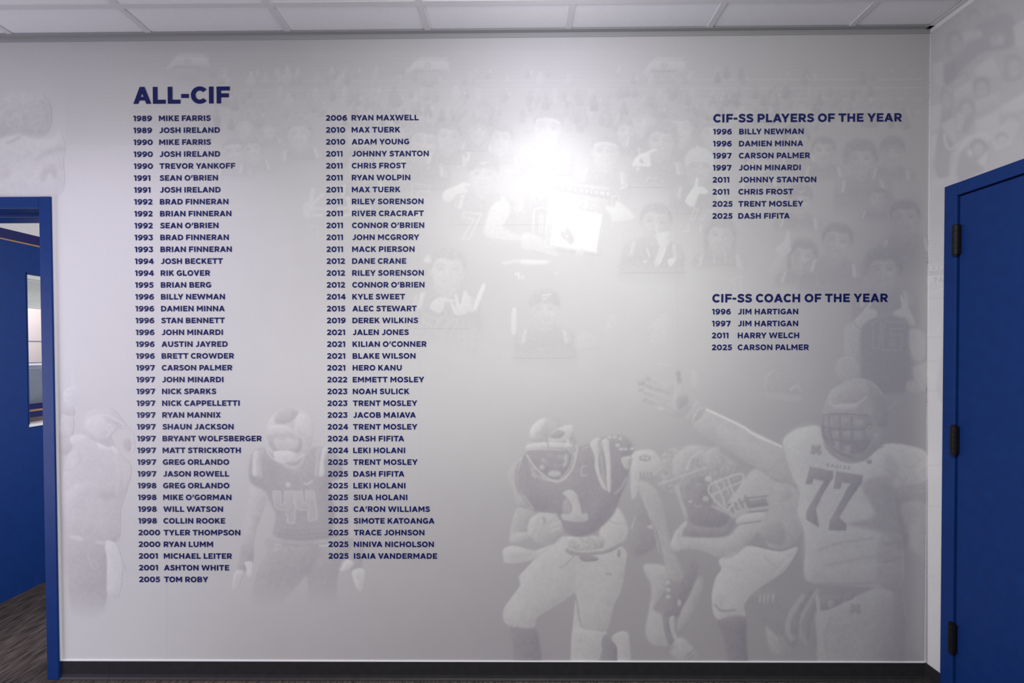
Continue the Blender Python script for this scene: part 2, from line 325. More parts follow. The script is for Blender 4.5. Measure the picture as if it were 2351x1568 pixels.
    if c == '5': return f(rect(.13, 1-h, .745, 1), [(.13, 1), (.08, .48), (.28, .50), (.33, 1)], stroke_poly([(.15, .54), (.38, .58), (.60, .50), (.68, .335), (.60, .17), (.39, .105), (.2, .13), (.05, .24)], h*1.03)), .80, .05, .05
    if c in '69':
        P = f(*ring(.435, .335, .425, .35, t*.97, h*.97), stroke_poly([(.745, .825), (.58, .895), (.38, .845), (.2, .67), (.125, .40)], t*.95))
        return (P if c == '6' else [np.c_[.86-p[:, 0], 1-p[:, 1]] for p in P]), .86, .05, .05
    if c == '7': return f(rect(0, 1-h, .85, 1), [(.20, 0), (.48, 0), (.85, .82), (.55, .84)]), .85, .04, .04
    if c == '8': return f(*ring(.42, .735, .35, .28, t*.95, h*.9), *ring(.42, .29, .42, .305, t, h*.95)), .84, .05, .05
    return [], .37, 0, 0
KERN = {}
for _p, _k in (('AT TA', -.14), ('AV VA AY YA', -.13), ('AW WA', -.09), ('LT LY LV', -.13), ('PA FA', -.15), ('RY RT', -.06), ('TO OT YO', -.05), ('KO', -.05), ('EW', -.04), ('OY', -.05), ('-C F-', 0)):
    for _q in _p.split(): KERN[_q] = _k
def triangulate(pieces):
    """one clean planar triangle mesh of the union of overlapping outline pieces"""
    vs, es, fs = [], [], []
    for p in pieces:
        b = len(vs); a = p if np.sum(p[:, 0]*np.roll(p[:, 1], -1) - p[:, 1]*np.roll(p[:, 0], -1)) > 0 else p[::-1]
        vs += [Vector((float(x), float(y))) for x, y in a]; fs.append(list(range(b, b+len(a))))
    r = delaunay_2d_cdt(vs, es, fs, 1, 1e-5)
    return np.array([(v.x, v.y) for v in r[0]]), [tuple(q) for q, src in zip(r[2], r[5]) if src]   # the empty ones are counters
_G = {}
def get_glyph(c, t, h):
    k = (c, t, h)
    if k not in _G:
        P, w, l, r = glyph(c, t, h)
        _G[k] = (triangulate(P) if P else (np.zeros((0, 2)), []), w, l, r)
    return _G[k]
def layout(text, t=.24, h=.205):
    """vertices and faces of a line of text, cap height 1, ink starting at x = 0; -> (verts, faces, ink width)"""
    x = None; V, Fc, n, prev, end = [], [], 0, '', 0
    for c in text:
        (v, f), w, l, r = get_glyph(c, t, h)
        if x is None: x = -l
        x += KERN.get(prev + c, 0)
        if len(v):
            V.append(v + np.array([x + l, 0])); Fc += [tuple(i + n for i in q) for q in f]; n += len(v); end = x + l + w
        x += l + w + r; prev = c
    return np.concatenate(V), Fc, end
# ---------------------------------------------------------------- the printed mural: tones laid down on a sheet
CU0, CV0, CW, CH = -640, -60, 3304, 1640        # sheet size in photo columns and rows
tone = np.full((CH, CW), .7, np.float32); who = np.zeros((CH, CW), np.int16)
FIG = 0
def blur(a, r):
    """three box blurs"""
    r = int(round(r))
    if r < 1: return a
    for _ in range(2):
        for ax in (0, 1):
            p = np.pad(a, [(r+1, r) if i == ax else (0, 0) for i in (0, 1)], mode='edge').cumsum(ax, dtype=np.float64)
            n = a.shape[ax]; w = 2*r+1
            a = ((p.take(range(w, w+n), ax) - p.take(range(0, n), ax)) / w).astype(np.float32)
    return a
class Z:
    """points read at s times enlargement with corner (x0, y0)"""
    def __init__(s_, x0, y0, s): s_.o = np.array([x0, y0], float); s_.s = s
    def __call__(s_, p): return s_.o + np.array(p, float)/s_.s
CTX = Z(0, 0, 1)
RELIEF = .05
def put(pts, t, a=1.0, soft=1.2, fade=None, own=True, tex=0, rel=None):
    """fill a closed outline (photo coordinates) with tone t"""
    pts = np.asarray(pts, float) - (CU0, CV0); m = int(soft*2+3)
    x0, y0 = np.floor(pts.min(0)).astype(int) - m; x1, y1 = np.ceil(pts.max(0)).astype(int) + m
    x0, y0, x1, y1 = max(x0, 0), max(y0, 0), min(x1, CW), min(y1, CH)
    if x1 <= x0 or y1 <= y0: return
    ss = 2 if (x1-x0)*(y1-y0) < 60000 else 1
    ys = np.arange(y0*ss, y1*ss)/ss + .5/ss; nx = (x1-x0)*ss
    par = np.zeros((len(ys), nx+1), np.int32)
    q = np.roll(pts, -1, 0)
    for (ax, ay), (bx_, by) in zip(pts, q):     # scan conversion, even-odd
        if ay == by: continue
        lo, hi = min(ay, by), max(ay, by); i0, i1 = np.searchsorted(ys, lo), np.searchsorted(ys, hi)
        if i1 <= i0: continue
        xs = ax + (ys[i0:i1]-ay)*(bx_-ax)/(by-ay)
        c = np.clip(np.ceil((xs-x0)*ss-.5), 0, nx).astype(int); np.add.at(par, (np.arange(i0, i1), c), 1)
    msk = (par.cumsum(1)[:, :nx] % 2).astype(np.float32)
    if ss == 2: msk = msk.reshape(y1-y0, 2, x1-x0, 2).mean((1, 3))
    msk = blur(msk, soft)
    if fade:
        yy = np.arange(y0, y1) + CV0; msk = msk*np.clip((fade[1]-yy)/(fade[1]-fade[0]), 0, 1)[:, None]
    k = msk*a
    rel = RELIEF if rel is None else rel; d = min(np.ptp(pts[:, 0]), np.ptp(pts[:, 1]))
    tt = t
    if rel and d > 9:                           # rounded modelling of the printed form, lighter towards its upper left
        R = int(np.clip(d/5, 2, 18)); b = np.pad(blur(np.pad(msk, R), R), R); h, w = msk.shape; o = R*2; q = max(1, R*2//3)
        tt = t + rel*1.3*(b[o+R:o+R+h, o+q:o+q+w] - b[o-R:o-R+h, o-q:o-q+w])
    tt = tt if not tex else tt + tex*blur(rng.standard_normal(msk.shape).astype(np.float32), 2)*3
    tone[y0:y1, x0:x1] += (tt - tone[y0:y1, x0:x1])*k
    if FIG and own: w = who[y0:y1, x0:x1]; w[msk > .5] = FIG
def P(p, t, a=1.0, soft=1.2, smooth=True, **k):
    q = CTX(p); put(catmull(q, True, 5) if smooth else q, t, a, soft, **k)
def L(p, t, w, a=1.0, soft=1.0, closed=False, smooth=True, **k):
    q = CTX(p); w = w/CTX.s
    if closed: q = np.r_[q, q[:1]]
    if smooth: put(stroke_poly(q, w), t, a, soft, **k)
    else:
        for i in range(len(q)-1): put(stroke_poly(q[i:i+2], w, 1), t, a, soft, **k)
def E(cx, cy, rx, ry, t, a=1.0, soft=1.2, rot=0, **k):
    th = np.linspace(0, 2*np.pi, 28, endpoint=False); c, s = math.cos(math.radians(rot)), math.sin(math.radians(rot))
    x, y = rx*np.cos(th), ry*np.sin(th); put(CTX(np.c_[cx+x*c-y*s, cy+x*s+y*c]), t, a, soft, **k)
def TX(text, x, y, cap, t, a=1.0, soft=.6, rot=0, gap=0, wt=.24):
    """printed letters"""
    px = x; c, s = math.cos(math.radians(rot)), math.sin(math.radians(rot))
    for ch in text:
        pc, w, l, r = glyph(ch, wt, wt*.86)
        for p in pc:
            g = np.c_[(px-x) + (l+p[:, 0])*cap, -p[:, 1]*cap]; put(CTX(np.c_[x+g[:, 0]*c-g[:, 1]*s, y+g[:, 0]*s+g[:, 1]*c]), t, a, soft, own=False)
        px += (w+l+r)*cap + gap
FIGS = []
def fig(name, label):
    global FIG
    FIGS.append((name, label)); FIG = len(FIGS)
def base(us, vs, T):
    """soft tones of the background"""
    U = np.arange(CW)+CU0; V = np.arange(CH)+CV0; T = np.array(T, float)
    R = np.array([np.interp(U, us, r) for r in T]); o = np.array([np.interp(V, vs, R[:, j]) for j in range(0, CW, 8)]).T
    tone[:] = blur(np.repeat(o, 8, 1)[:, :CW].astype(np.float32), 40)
base([-240, 0, 300, 600, 900, 1200, 1500, 1800, 2130], [80, 250, 450, 650, 850, 1000, 1150, 1300, 1520], [  # print tones, darkened in places to carry the uneven light on the wall
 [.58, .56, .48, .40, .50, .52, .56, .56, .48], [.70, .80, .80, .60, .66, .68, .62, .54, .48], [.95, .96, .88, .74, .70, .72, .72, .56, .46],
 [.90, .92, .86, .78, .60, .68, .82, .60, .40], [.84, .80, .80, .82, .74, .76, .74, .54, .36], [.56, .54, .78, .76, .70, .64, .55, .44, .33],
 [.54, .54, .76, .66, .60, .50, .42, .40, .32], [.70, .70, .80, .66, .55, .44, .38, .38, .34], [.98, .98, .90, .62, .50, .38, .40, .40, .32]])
_n = blur(rng.standard_normal((CH, CW)).astype(np.float32), 14)*14; tone += .012*np.clip(_n, -2.5, 2.5)
# --- stands: rows of benches, entrance portals and scattered spectators (all one printed backdrop)
CTX = Z(0, 0, 1)
def bt(u): return float(np.interp(u, [0, 600, 1300, 1700, 2130], [.66, .62, .66, .56, .46]))
for i, v in enumerate(np.arange(118, 330, 5.2)):
    for u in range(150, 2130, 60): L([(u, v-.004*(u-1200)), (u+60, v-.004*(u-1140))], bt(u)+(.035 if i % 2 else -.02), 2.2, .45, .8, smooth=False)
for v in (186, 206, 232, 262): L([(560, v+2), (1200, v), (2120, v-4)], .72, 3.5, .35, 1)
def spectator(u, v, s, d):
    E(u, v, 2.1*s, 2.5*s, d+.03, .75, 1); P([(u-3*s, v+10*s), (u-3.6*s, v+4*s), (u-1.5*s, v+2*s), (u+1.5*s, v+2*s), (u+3.6*s, v+4*s), (u+3*s, v+10*s)], d, .7, 1)
_r = random.Random(11)
for v, n, s0 in ((158, 60, 2.1), (172, 70, 2.3), (206, 90, 2.4), (222, 80, 2.6), (244, 110, 2.6), (258, 90, 2.8), (272, 90, 2.6)):
    for _ in range(n):
        u = _r.uniform(470, 2100); w = 1 if 480 < u < 1750 or v > 200 else .4
        if _r.random() < w*.62: spectator(u, v+_r.uniform(-5, 5), s0*_r.uniform(.7, 1.1), bt(u)+_r.uniform(-.13, .05))
        if _r.random() < .22: E(u+8, v+8+_r.uniform(-6, 6), 2.5, 5, bt(u)+.17, .6, 1)
for u, v, num in ((431, 141, '6'), (982, 150, '5'), (1525, 150, '4')):
    q = bt(u)
    P([(u-52, v+24), (u-42, v+8), (u-26, v-12), (u+36, v-10), (u+48, v-8), (u+50, v+12), (u-30, v+10)], q+.11, .8, 1.5, smooth=False)
    L([(u-20, v-16), (u+44, v-15)], q+.17, 3, .7, 1); P([(u-30, v+11), (u+30, v+11), (u+28, v+16), (u-30, v+16)], q-.12, .8, 1, smooth=False)
    P([(u-24, v+17), (u+24, v+17), (u+26, v+44), (u-26, v+44)], q-.04, .6, 2, smooth=False)
    E(u, v, 7.5, 7.5, q-.08, .8, 1); TX(num, u-3.4, v+4.4, 8.5, q+.12, .8)
# --- the celebrating team
def ct(u):                                      # darkest jersey tone and span of the print at this column
    d = float(np.interp(u, [450, 700, 900, 1400, 1650, 1850, 2130], [.64, .64, .64, .66, .60, .44, .34])); return d
def person(u, v, r, hair='short', label='', k=1.0, tilt=0, wide=1.0, drop=3.4):
    """head r wide (half), hair or hat, neck and padded shoulders, all in the flat tones of the print"""
    global CTX, RELIEF; CTX = Z(u, v, 1); RELIEF = .03
    d = ct(u); f = .72 if u < 1700 else .9; sk = d + .15*f; _q = random.Random(int(u*7+v)); tilt = tilt or _q.uniform(-7, 7); sd = _q.choice((-1, 1))
    c, s = math.cos(math.radians(tilt)), math.sin(math.radians(tilt)); R = lambda pts: [(x*r*c-y*r*s, x*r*s+y*r*c) for x, y in pts]
    M = lambda sg, pts: [(sg*x, y) for x, y in pts]
    fig('player_print', label)
    w = 2.0*wide; dd = drop
    P(R([(-.5, 1.0), (-1.25, 1.3), (-w, 1.65), (-w*1.14, 2.5), (-w, dd), (w, dd), (w*1.14, 2.5), (w, 1.65), (1.25, 1.3), (.5, 1.0)]), d-.01, .8, 3, fade=(v+r*dd*.55, v+r*dd))
    a_, b_ = R(M(-1, [(1.28, 1.42), (1.58, 1.5), (1.78, 2.5), (1.46, 2.45)])), R(M(1, [(1.28, 1.42), (1.58, 1.5), (1.78, 2.5), (1.46, 2.45)]))
    P(a_, d+.25*f, .8, 1.2, smooth=False); P(b_, d+.25*f, .8, 1.2, smooth=False)
    for sg in (-1, 1): P(R(M(sg, [(1.6, 1.5), (1.9, 1.66), (2.1, 2.5), (1.82, 2.5)])), d+.10*f, .8, 1.2, smooth=False)
    P(R([(-.62, .6), (.62, .6), (.74, 1.3), (0, 1.72), (-.74, 1.3)]), sk-.07*f, .85, 1.8); P(R([(-.5, 1.2), (0, 1.75), (.5, 1.2), (0, 1.45)]), sk-.02, .6, 1.5)
    q = {'short': 1.0, 'curly': 1.2, 'long': 1.15}.get(hair, 1.0)
    if hair in ('short', 'curly', 'long'): P(R([(-1.08*q, .15), (-1.16*q, -.5), (-.8*q, -1.2*q), (0, -1.42*q), (.8*q, -1.2*q), (1.16*q, -.5), (1.08*q, .15), (.6, .5), (-.6, .5)]), d-.05*f, .85, 2.0 if hair == 'short' else 3, tex=.02 if hair == 'short' else .05)
    if hair == 'long':
        for sg in (-1, 1): P(R(M(sg, [(.75, -.6), (1.25, -.2), (1.32, .9), (.95, 1.2)])), d-.02, .8, 2)
    for sg in (-1, 1): P(R(M(sg, [(.9, -.2), (1.1, -.25), (1.12, .2), (.95, .4)])), sk-.04, .8, 1)
    P(R([(-.95, -.3), (-.86, -.85), (0, -1.05), (.86, -.85), (.95, -.3), (.92, .3), (.74, .85), (.38, 1.17), (0, 1.24), (-.38, 1.17), (-.74, .85), (-.92, .3)]), sk, .92, 1.6)
    P(R(M(sd, [(.25, -.9), (.9, -.8), (.95, .3), (.7, .9), (.3, 1.2), (.35, .6), (.55, .2), (.3, -.2)])), sk-.075*f, .75, 3)      # the shaded half of the face
    P(R([(-.9, .1), (-.7, .85), (0, 1.24), (.7, .85), (.9, .1), (.6, .72), (0, .98), (-.6, .72)]), sk-.05*f, .6, 2)
    P(R([(-.55, -.9), (0, -1.0), (.55, -.9), (.45, -.55), (0, -.48), (-.45, -.55)]), sk+.04*f, .6, 3); P(R(M(-sd, [(.3, .05), (.7, .1), (.62, .42), (.3, .4)])), sk+.045*f, .7, 2.5)
    if hair in ('short', 'curly', 'long'): P(R([(-1.02, .05), (-1.1, -.6), (-.7, -1.2), (0, -1.36), (.7, -1.2), (1.1, -.6), (1.02, .05), (.88, -.4), (.62, -.72), (.2, -.66), (-.3, -.76), (-.7, -.66), (-.88, -.4)]), d-.05*f, .88, 1.8, tex=.03)
    if hair in ('beanie', 'cap', 'white_beanie', 'band'):
        hd = d+.24*f if hair == 'white_beanie' else d-.03
        if hair == 'band': P(R([(-1.03, -.2), (-1.12, -.8), (-.6, -1.32), (0, -1.42), (.6, -1.32), (1.12, -.8), (1.03, -.2), (.7, -.72), (-.7, -.72)]), d-.05*f, .85, 1.8); L(R([(-.95, -.5), (0, -.74), (.95, -.5)]), sk+.08*f, .17*r, .8, 1)
        else: P(R([(-1.06, -.12), (-1.13, -.8), (-.75, -1.42), (0, -1.6), (.75, -1.42), (1.13, -.8), (1.06, -.12), (.7, -.4), (0, -.5), (-.7, -.4)]), hd, .9, 1.5); L(R([(-1.0, -.3), (0, -.62), (1.0, -.3)]), hd+.05*f, .1*r, .7, 1)
        if hair == 'beanie': P(R([(-.22, -.95), (-.05, -.86), (.42, -1.02), (.0, -.76), (-.16, -.78)]), sk+.15*f, .9, .7)
        if hair == 'cap': P(R([(-1.18, -.3), (0, -.8), (1.18, -.3), (1.1, -.1), (0, -.5), (-1.1, -.1)]), d+.05, .9, 1)
    for sg in (-1, 1):                          # sockets, brows, eyes
        P(R(M(sg, [(.18, -.3), (.5, -.4), (.78, -.25), (.72, .02), (.4, .08), (.2, -.05)])), sk-.06*f, .8, 1.8)
        L(R(M(sg, [(.2, -.34), (.46, -.42), (.76, -.28)])), sk-.12*f, .11*r, .85, .9); P(R(M(sg, [(.24, -.12), (.45, -.22), (.68, -.1), (.45, -.03)])), sk-.15*f, .9, .7); L(R(M(sg, [(.26, .06), (.46, .12), (.66, .06)])), sk+.02, .06*r, .6, .8)
    L(R(M(sd, [(.1, -.2), (.14, .15), (.24, .34), (.05, .42), (-.2, .36)])), sk-.08*f, .1*r, .8, 1); L(R(M(-sd, [(.02, -.25), (.04, .25)])), sk+.06*f, .12*r, .7, 1); E(0, .32*r, .12*r, .09*r, sk+.05*f, .6, 1)
    L(R([(-.4, .62), (-.12, .66), (0, .68), (.12, .66), (.4, .62)]), sk-.13*f, .08*r, .9, .8); P(R([(-.3, .72), (0, .74), (.3, .72), (.15, .84), (-.15, .84)]), sk-.05*f, .8, 1); L(R([(-.25, .92), (.25, .92)]), sk-.05*f, .07*r, .6, 1)
for a in (
 (562, 292, 19, 'short', 'rear printed head with dark hair below the title'), (619, 298, 14, 'cap', 'small printed head in a hat left of the middle list'),
 (537, 350, 22, 'band', 'printed player at the far left end of the crowd'), (580, 345, 20, 'short', 'printed head shading the eyes at the left of the crowd'),
 (686, 309, 24, 'curly', 'printed player with dark curls looking right'), (826, 312, 28, 'cap', 'printed player behind the top of the middle list'),
 (974, 328, 30, 'curly', 'printed player with shaggy hair beside the middle list'), (1030, 316, 26, 'short', 'printed player turning aside, pointing right'),
 (1099, 300, 20, 'cap', 'small printed head in a pale hat'), (1151, 320, 24, 'short', 'printed head left of the bright spot'), (1258, 296, 30, 'band', 'printed head in the bright spot'),
 (1440, 304, 21, 'short', 'pale printed head under the capped one'), (1479, 281, 23, 'cap', 'printed head in a backward cap'), (1562, 297, 27, 'curly', 'printed curly head right of the cap'),
 (1634, 308, 22, 'short', 'printed head beside the upper right heading'), (1738, 374, 23, 'short', 'printed head behind the upper right names'), (1830, 322, 22, 'curly', 'faint printed head behind the upper right names'),
 (1891, 348, 24, 'short', 'printed dark browed head right of the upper names'), (1977, 368, 29, 'curly', 'printed curly head at the upper right'), (2049, 352, 25, 'cap', 'printed head at the upper right end'),
 (2016, 457, 19, 'short', 'small faint printed head near the right corner'), (1838, 462, 25, 'beanie', 'printed masked head behind the names'), (828, 379, 29, 'short', 'printed player behind the middle list, hands forward'),
 (1390, 350, 29, 'band', 'printed smiling player above the plaque'), (1518, 326, 29, 'curly', 'printed player with curls and hand at chin'), (1110, 402, 32, 'beanie', 'printed player in dark knit cap, number seven'),
 (1238, 402, 32, 'beanie', 'printed player holding the plaque, number zero'), (1606, 386, 29, 'white_beanie', 'printed player in pale knit cap, finger to lips'),
 (2078, 503, 31, 'short', 'printed player near the right corner'), (1843, 590, 26, 'long', 'printed long haired player behind the lower heading'), (1922, 556, 31, 'short', 'printed broad smiling player'),
 (1654, 543, 28, 'long', 'printed bearded player, number twenty one'), (1506, 512, 32, 'short', 'printed player in jacket, finger to lips'),
 (1028, 622, 37, 'short', 'printed front player, number sixty four'), (1251, 712, 31, 'beanie', 'printed front player in dark knit cap'), (2028, 622, 33, 'curly', 'printed fair haired player, number sixteen')):
    person(a[0], a[1], a[2], a[3], a[4], wide=1.0 if a[2] > 22 else .9, drop=4.6 if a[2] > 28 else 3.0)
    if a[0] == 828 and a[1] == 379:             # his two spread hands
        CTX = Z(480, 230, 4.0214); d = .83
        for p, w in (([(940, 1020), (945, 920), (970, 815)], 42), ([(950, 970), (1000, 920), (1060, 865)], 34), ([(960, 1000), (1120, 1005)], 30), ([(960, 1060), (1050, 1070)], 34), ([(1280, 890), (1300, 960), (1330, 1060)], 44), ([(1180, 1005), (1400, 990)], 28), ([(1330, 980), (1510, 1000)], 30), ([(1220, 1070), (1390, 1050)], 34)): L(p, d, w, .8, 1)
        P([(870, 980), (920, 940), (970, 990), (960, 1070), (890, 1090)], d, .8, 1); L([(1010, 950), (1080, 945), (1082, 1280), (1005, 1282), (1005, 1165), (900, 1160)], .8, 10, .7, 1, smooth=False)
    if a[0] == 1030: 
        CTX = Z(900, 220, 4.6125); P([(535, 1040), (590, 990), (700, 950), (750, 920), (835, 935), (830, 955), (760, 965), (800, 1000), (810, 1030), (775, 1050), (700, 1040), (640, 1110), (560, 1115)], .9, .85, 1)
        P([(790, 600), (832, 600), (820, 650), (832, 685), (795, 690), (805, 640)], .93, .8, 1); L([(200, 1080), (225, 930), (405, 955), (400, 1020), (285, 1005), (270, 1085), (370, 1090)], .84, 9, .8, 1, smooth=False)
        L([(685, 745), (705, 755), (740, 740)], .92, 9, .8, .8); P([(375, 770), (410, 745), (400, 765), (380, 778)], .9, .8, .8)
    if a[0] == 1110:
        CTX = Z(900, 220, 4.6125); L([(765, 1235), (950, 1250), (820, 1520), (745, 1510), (870, 1310), (755, 1285)], .87, 9, .9, .8, closed=True, smooth=False)
        P([(980, 1400), (1040, 1200), (1130, 1115), (1230, 1140), (1255, 1240), (1200, 1330), (1180, 1390), (1330, 1470), (1440, 1500), (1330, 1540), (1080, 1520), (990, 1470)], .82, .85, 2)
    if a[0] == 1238:
        CTX = Z(1200, 220, 3.92); L([(95, 1240), (105, 1050), (140, 1015), (220, 1018), (235, 1050), (200, 1250)], .88, 10, .8, 1); L([(150, 1230), (160, 1075), (185, 1075), (175, 1230)], .88, 9, .8, 1, closed=True, smooth=False)
        fig('plaque_print', 'printed championship plaque held in the crowd')
        P([(245, 780), (295, 765), (790, 830), (715, 1445), (190, 1370)], .76, .9, 1.5, smooth=False); P([(285, 785), (790, 850), (775, 930), (270, 850)], .62, .8, 1.5, smooth=False)
        P([(300, 1000), (718, 1068), (665, 1415), (247, 1345)], 1.0, .95, 1, smooth=False); TX('CHAMPIONS', 352, 850, 32, .95, .95, .5, rot=7, gap=17, wt=.2)
        P([(340, 1215), (380, 1220), (400, 1180), (430, 1215), (465, 1290), (440, 1340), (400, 1310), (350, 1270)], .66, .8, 1); E(397, 1265, 9, 9, .95)
        E(560, 1130, 42, 36, .9, .7, 1); E(560, 1130, 30, 25, .99, .8, 1); L([(440, 1200), (650, 1215)], .9, 12, .5, 1); L([(440, 1215), (655, 1240)], .9, 6, .5, 1)
        L([(470, 930), (455, 965), (490, 1005)], .92, 22, .8, 1); L([(560, 945), (580, 980), (550, 1010)], .92, 22, .8, 1); E(515, 965, 20, 16, .9, .8, 1); TX('0', 385, 985, 44, .88, .8, wt=.16); TX('25', 605, 1015, 44, .86, .8, wt=.16)
        for x in (490, 515, 540): L([(x, 1370), (x-2, 1440)], .88, 20, .8, 1)
        P([(0, 1250), (60, 1235), (190, 1290), (320, 1420), (310, 1455), (120, 1400), (0, 1370)], .84, .7, 2)
        P([(750, 995), (830, 1000), (840, 950), (900, 980), (1000, 1070), (1000, 1110), (900, 1135), (810, 1130), (800, 1080), (760, 1040)], .88, .85, 1.5); L([(810, 1195), (805, 905), (868, 900), (875, 960)], .88, 8, .8, 1, smooth=False)
        P([(0, 1480), (200, 1485), (250, 1495), (180, 1515), (0, 1515)], .94, .8, 2)
    if a[0] == 1518:
        CTX = Z(1200, 220, 3.92); P([(1085, 520), (1180, 480), (1215, 490), (1150, 520), (1155, 590), (1145, 640), (1050, 630), (990, 630), (1010, 570), (1060, 530)], .93, .9, 1); P([(1050, 600), (1070, 560), (1095, 610)], .62, .9, 1)
        L([(875, 830), (900, 830), (945, 805)], .95, 12, .9, 1); L([(1115, 785), (1120, 738), (1225, 742)], .84, 7, .8, 1, smooth=False)
    if a[0] == 1606:
        CTX = Z(1200, 220, 3.92); P([(1540, 820), (1565, 740), (1582, 745), (1580, 810), (1620, 820), (1675, 860), (1640, 885), (1590, 890), (1540, 1000), (1470, 965), (1480, 910)], .93, .95, 1)
        L([(1510, 1115), (1550, 1015), (1580, 1020), (1545, 1120)], .86, 7, .8, .8, closed=True, smooth=False); L([(1590, 1110), (1640, 1030), (1710, 1030), (1690, 1060), (1650, 1055), (1620, 1120)], .86, 7, .8, .8, closed=True, smooth=False)
        L([(1495, 1150), (1490, 1220), (1445, 1218)], .9, 10, .8, 1); L([(1605, 1165), (1600, 1230)], .9, 12, .8, 1)
    if a[0] == 1506:
        CTX = Z(1200, 220, 3.92); P([(1205, 1160), (1222, 1160), (1225, 1230), (1310, 1225), (1320, 1245), (1290, 1290), (1330, 1300), (1300, 1360), (1250, 1490), (1200, 1540), (1190, 1500), (1230, 1370), (1210, 1290)], .88, .85, 1.5)
        L([(1285, 1370), (1255, 1450), (1225, 1520)], .97, 12, .8, 1); L([(1120, 1370), (1145, 1455)], .95, 10, .8, 1); P([(1090, 1490), (1125, 1490), (1100, 1505)], .97, .9, .8); P([(1315, 1470), (1380, 1465), (1370, 1500), (1340, 1540), (1315, 1520)], .95, .8, 1)
    if a[0] == 1654:
        CTX = Z(1600, 440, 3.409); L([(165, 700), (180, 680), (250, 685), (262, 720), (255, 760), (205, 790)], .74, 9, .8, .8); L([(280, 720), (275, 690), (350, 655), (345, 800), (290, 815), (298, 715)], .80, 9, .8, .8, closed=True, smooth=False)
        P([(620, 450), (690, 380), (705, 310), (722, 315), (738, 430), (735, 470), (690, 505), (640, 500)], .70, .9, 1); P([(640, 500), (690, 510), (650, 590), (570, 640), (590, 550)], .66, .7, 2); L([(318, 605), (340, 605), (362, 592)], .85, 8, .8, .8)
        for q in ([(135, 480), (140, 580)], [(225, 480), (230, 540)]): L(q, .9, 7, .6, 1)
    if a[0] == 1028:
        CTX = Z(900, 540, 4.6125)
        P([(400, 760), (450, 690), (500, 660), (560, 665), (670, 690), (665, 710), (570, 710), (555, 760), (525, 815), (470, 820)], .82, .9, 1.2)
        P([(620, 720), (640, 715), (680, 770), (665, 640), (672, 625), (690, 640), (725, 740), (755, 620), (775, 588), (795, 600), (815, 720), (800, 820), (720, 850), (660, 830)], .84, .9, 1.2)
        P([(955, 525), (990, 550), (905, 770), (862, 770)], .92, .8, 1.2); P([(335, 270), (390, 210), (420, 280), (375, 298)], .88, .7, 1.5); L([(355, 850), (495, 895), (470, 935)], .80, 8, .7, .8, smooth=False); L([(355, 850), (325, 915), (400, 940), (415, 980), (340, 1100), (200, 1050), (250, 960)], .80, 8, .7, .8)
        L([(300, 965), (325, 975), (290, 1045), (250, 1025)], .80, 7, .7, .8, closed=True, smooth=False); L([(520, 875), (605, 895), (545, 990), (580, 990), (640, 905), (690, 895), (685, 930), (615, 1080)], .80, 8, .7, .8); L([(520, 875), (450, 1000), (470, 1040), (545, 1050), (510, 1130)], .80, 8, .7, .8)
        L([(670, 560), (605, 665)], .86, 6, .7, .8); P([(695, 1020), (820, 1010), (860, 960), (945, 1060), (940, 1180), (880, 1280), (740, 1250)], .72, .5, 4)
    if a[0] == 1251:
        CTX = Z(900, 540, 4.6125); P([(1275, 795), (1318, 790), (1310, 1035), (1268, 1030)], .92, .8, 1.2); TX('SM', 1325, 430, 34, .92, .9, .5, gap=-52); TX('M', 1335, 480, 50, .94, .9, .5, wt=.2)
        L([(1725, 405), (1738, 415), (1755, 385)], .96, 9, .9, .8); L([(1590, 640), (1620, 640), (1690, 622)], .95, 12, .8, .8); L([(1165, 285), (1210, 300), (1330, 275), (1640, 290)], .92, 26, .6, 1.5)
        L([(1445, 1220), (1770, 1195), (1765, 1250), (1645, 1275), (1640, 1350)], .76, 7, .7, 1, smooth=False); L([(1525, 1225), (1525, 1340)], .76, 7, .7, 1); L([(1570, 1225), (1570, 1340)], .76, 7, .7, 1)
        CTX = Z(1250, 540, 4.356); P([(1110, 850), (1200, 785), (1255, 850), (1230, 970), (1200, 1060), (1130, 1110), (1080, 1085), (1055, 1050), (1110, 900), (1040, 948), (1030, 935)], .80, .8, 1.5); P([(640, 830), (715, 795), (728, 860), (690, 955), (620, 965)], .80, .8, 1.5); P([(290, 1080), (410, 955), (560, 1100), (420, 1140), (330, 1140)], .80, .5, 3)
        for q in ([(1120, 1050), (1160, 950)], [(1085, 1060), (1130, 940)]): L(q, .70, 6, .8, 1)
    if a[0] == 2028:
        CTX = Z(1600, 440, 3.409)
        P([(1230, 1010), (1280, 960), (1355, 870), (1370, 885), (1350, 910), (1405, 930), (1410, 975), (1360, 1000), (1290, 1060), (1250, 1080), (1215, 1050)], .60, .95, 1.2); P([(1170, 1050), (1225, 1040), (1290, 1090), (1280, 1200), (1230, 1330), (1160, 1280), (1150, 1150)], .56, .9, 1.5)
        P([(1535, 950), (1600, 905), (1590, 820), (1610, 815), (1650, 890), (1680, 950), (1710, 1040), (1650, 1040), (1580, 1000)], .60, .95, 1.2); P([(1655, 1090), (1740, 1080), (1790, 1150), (1780, 1300), (1720, 1330), (1665, 1250)], .56, .9, 1.5)
        L([(1225, 1020), (1270, 1070), (1300, 1080)], .42, 12, .8, 1); L([(1650, 1060), (1720, 1055)], .42, 14, .8, 1)
        P([(1290, 1080), (1400, 1000), (1640, 1000), (1660, 1200), (1680, 1400), (1650, 1560), (1330, 1560), (1290, 1300)], .26, .8, 3)
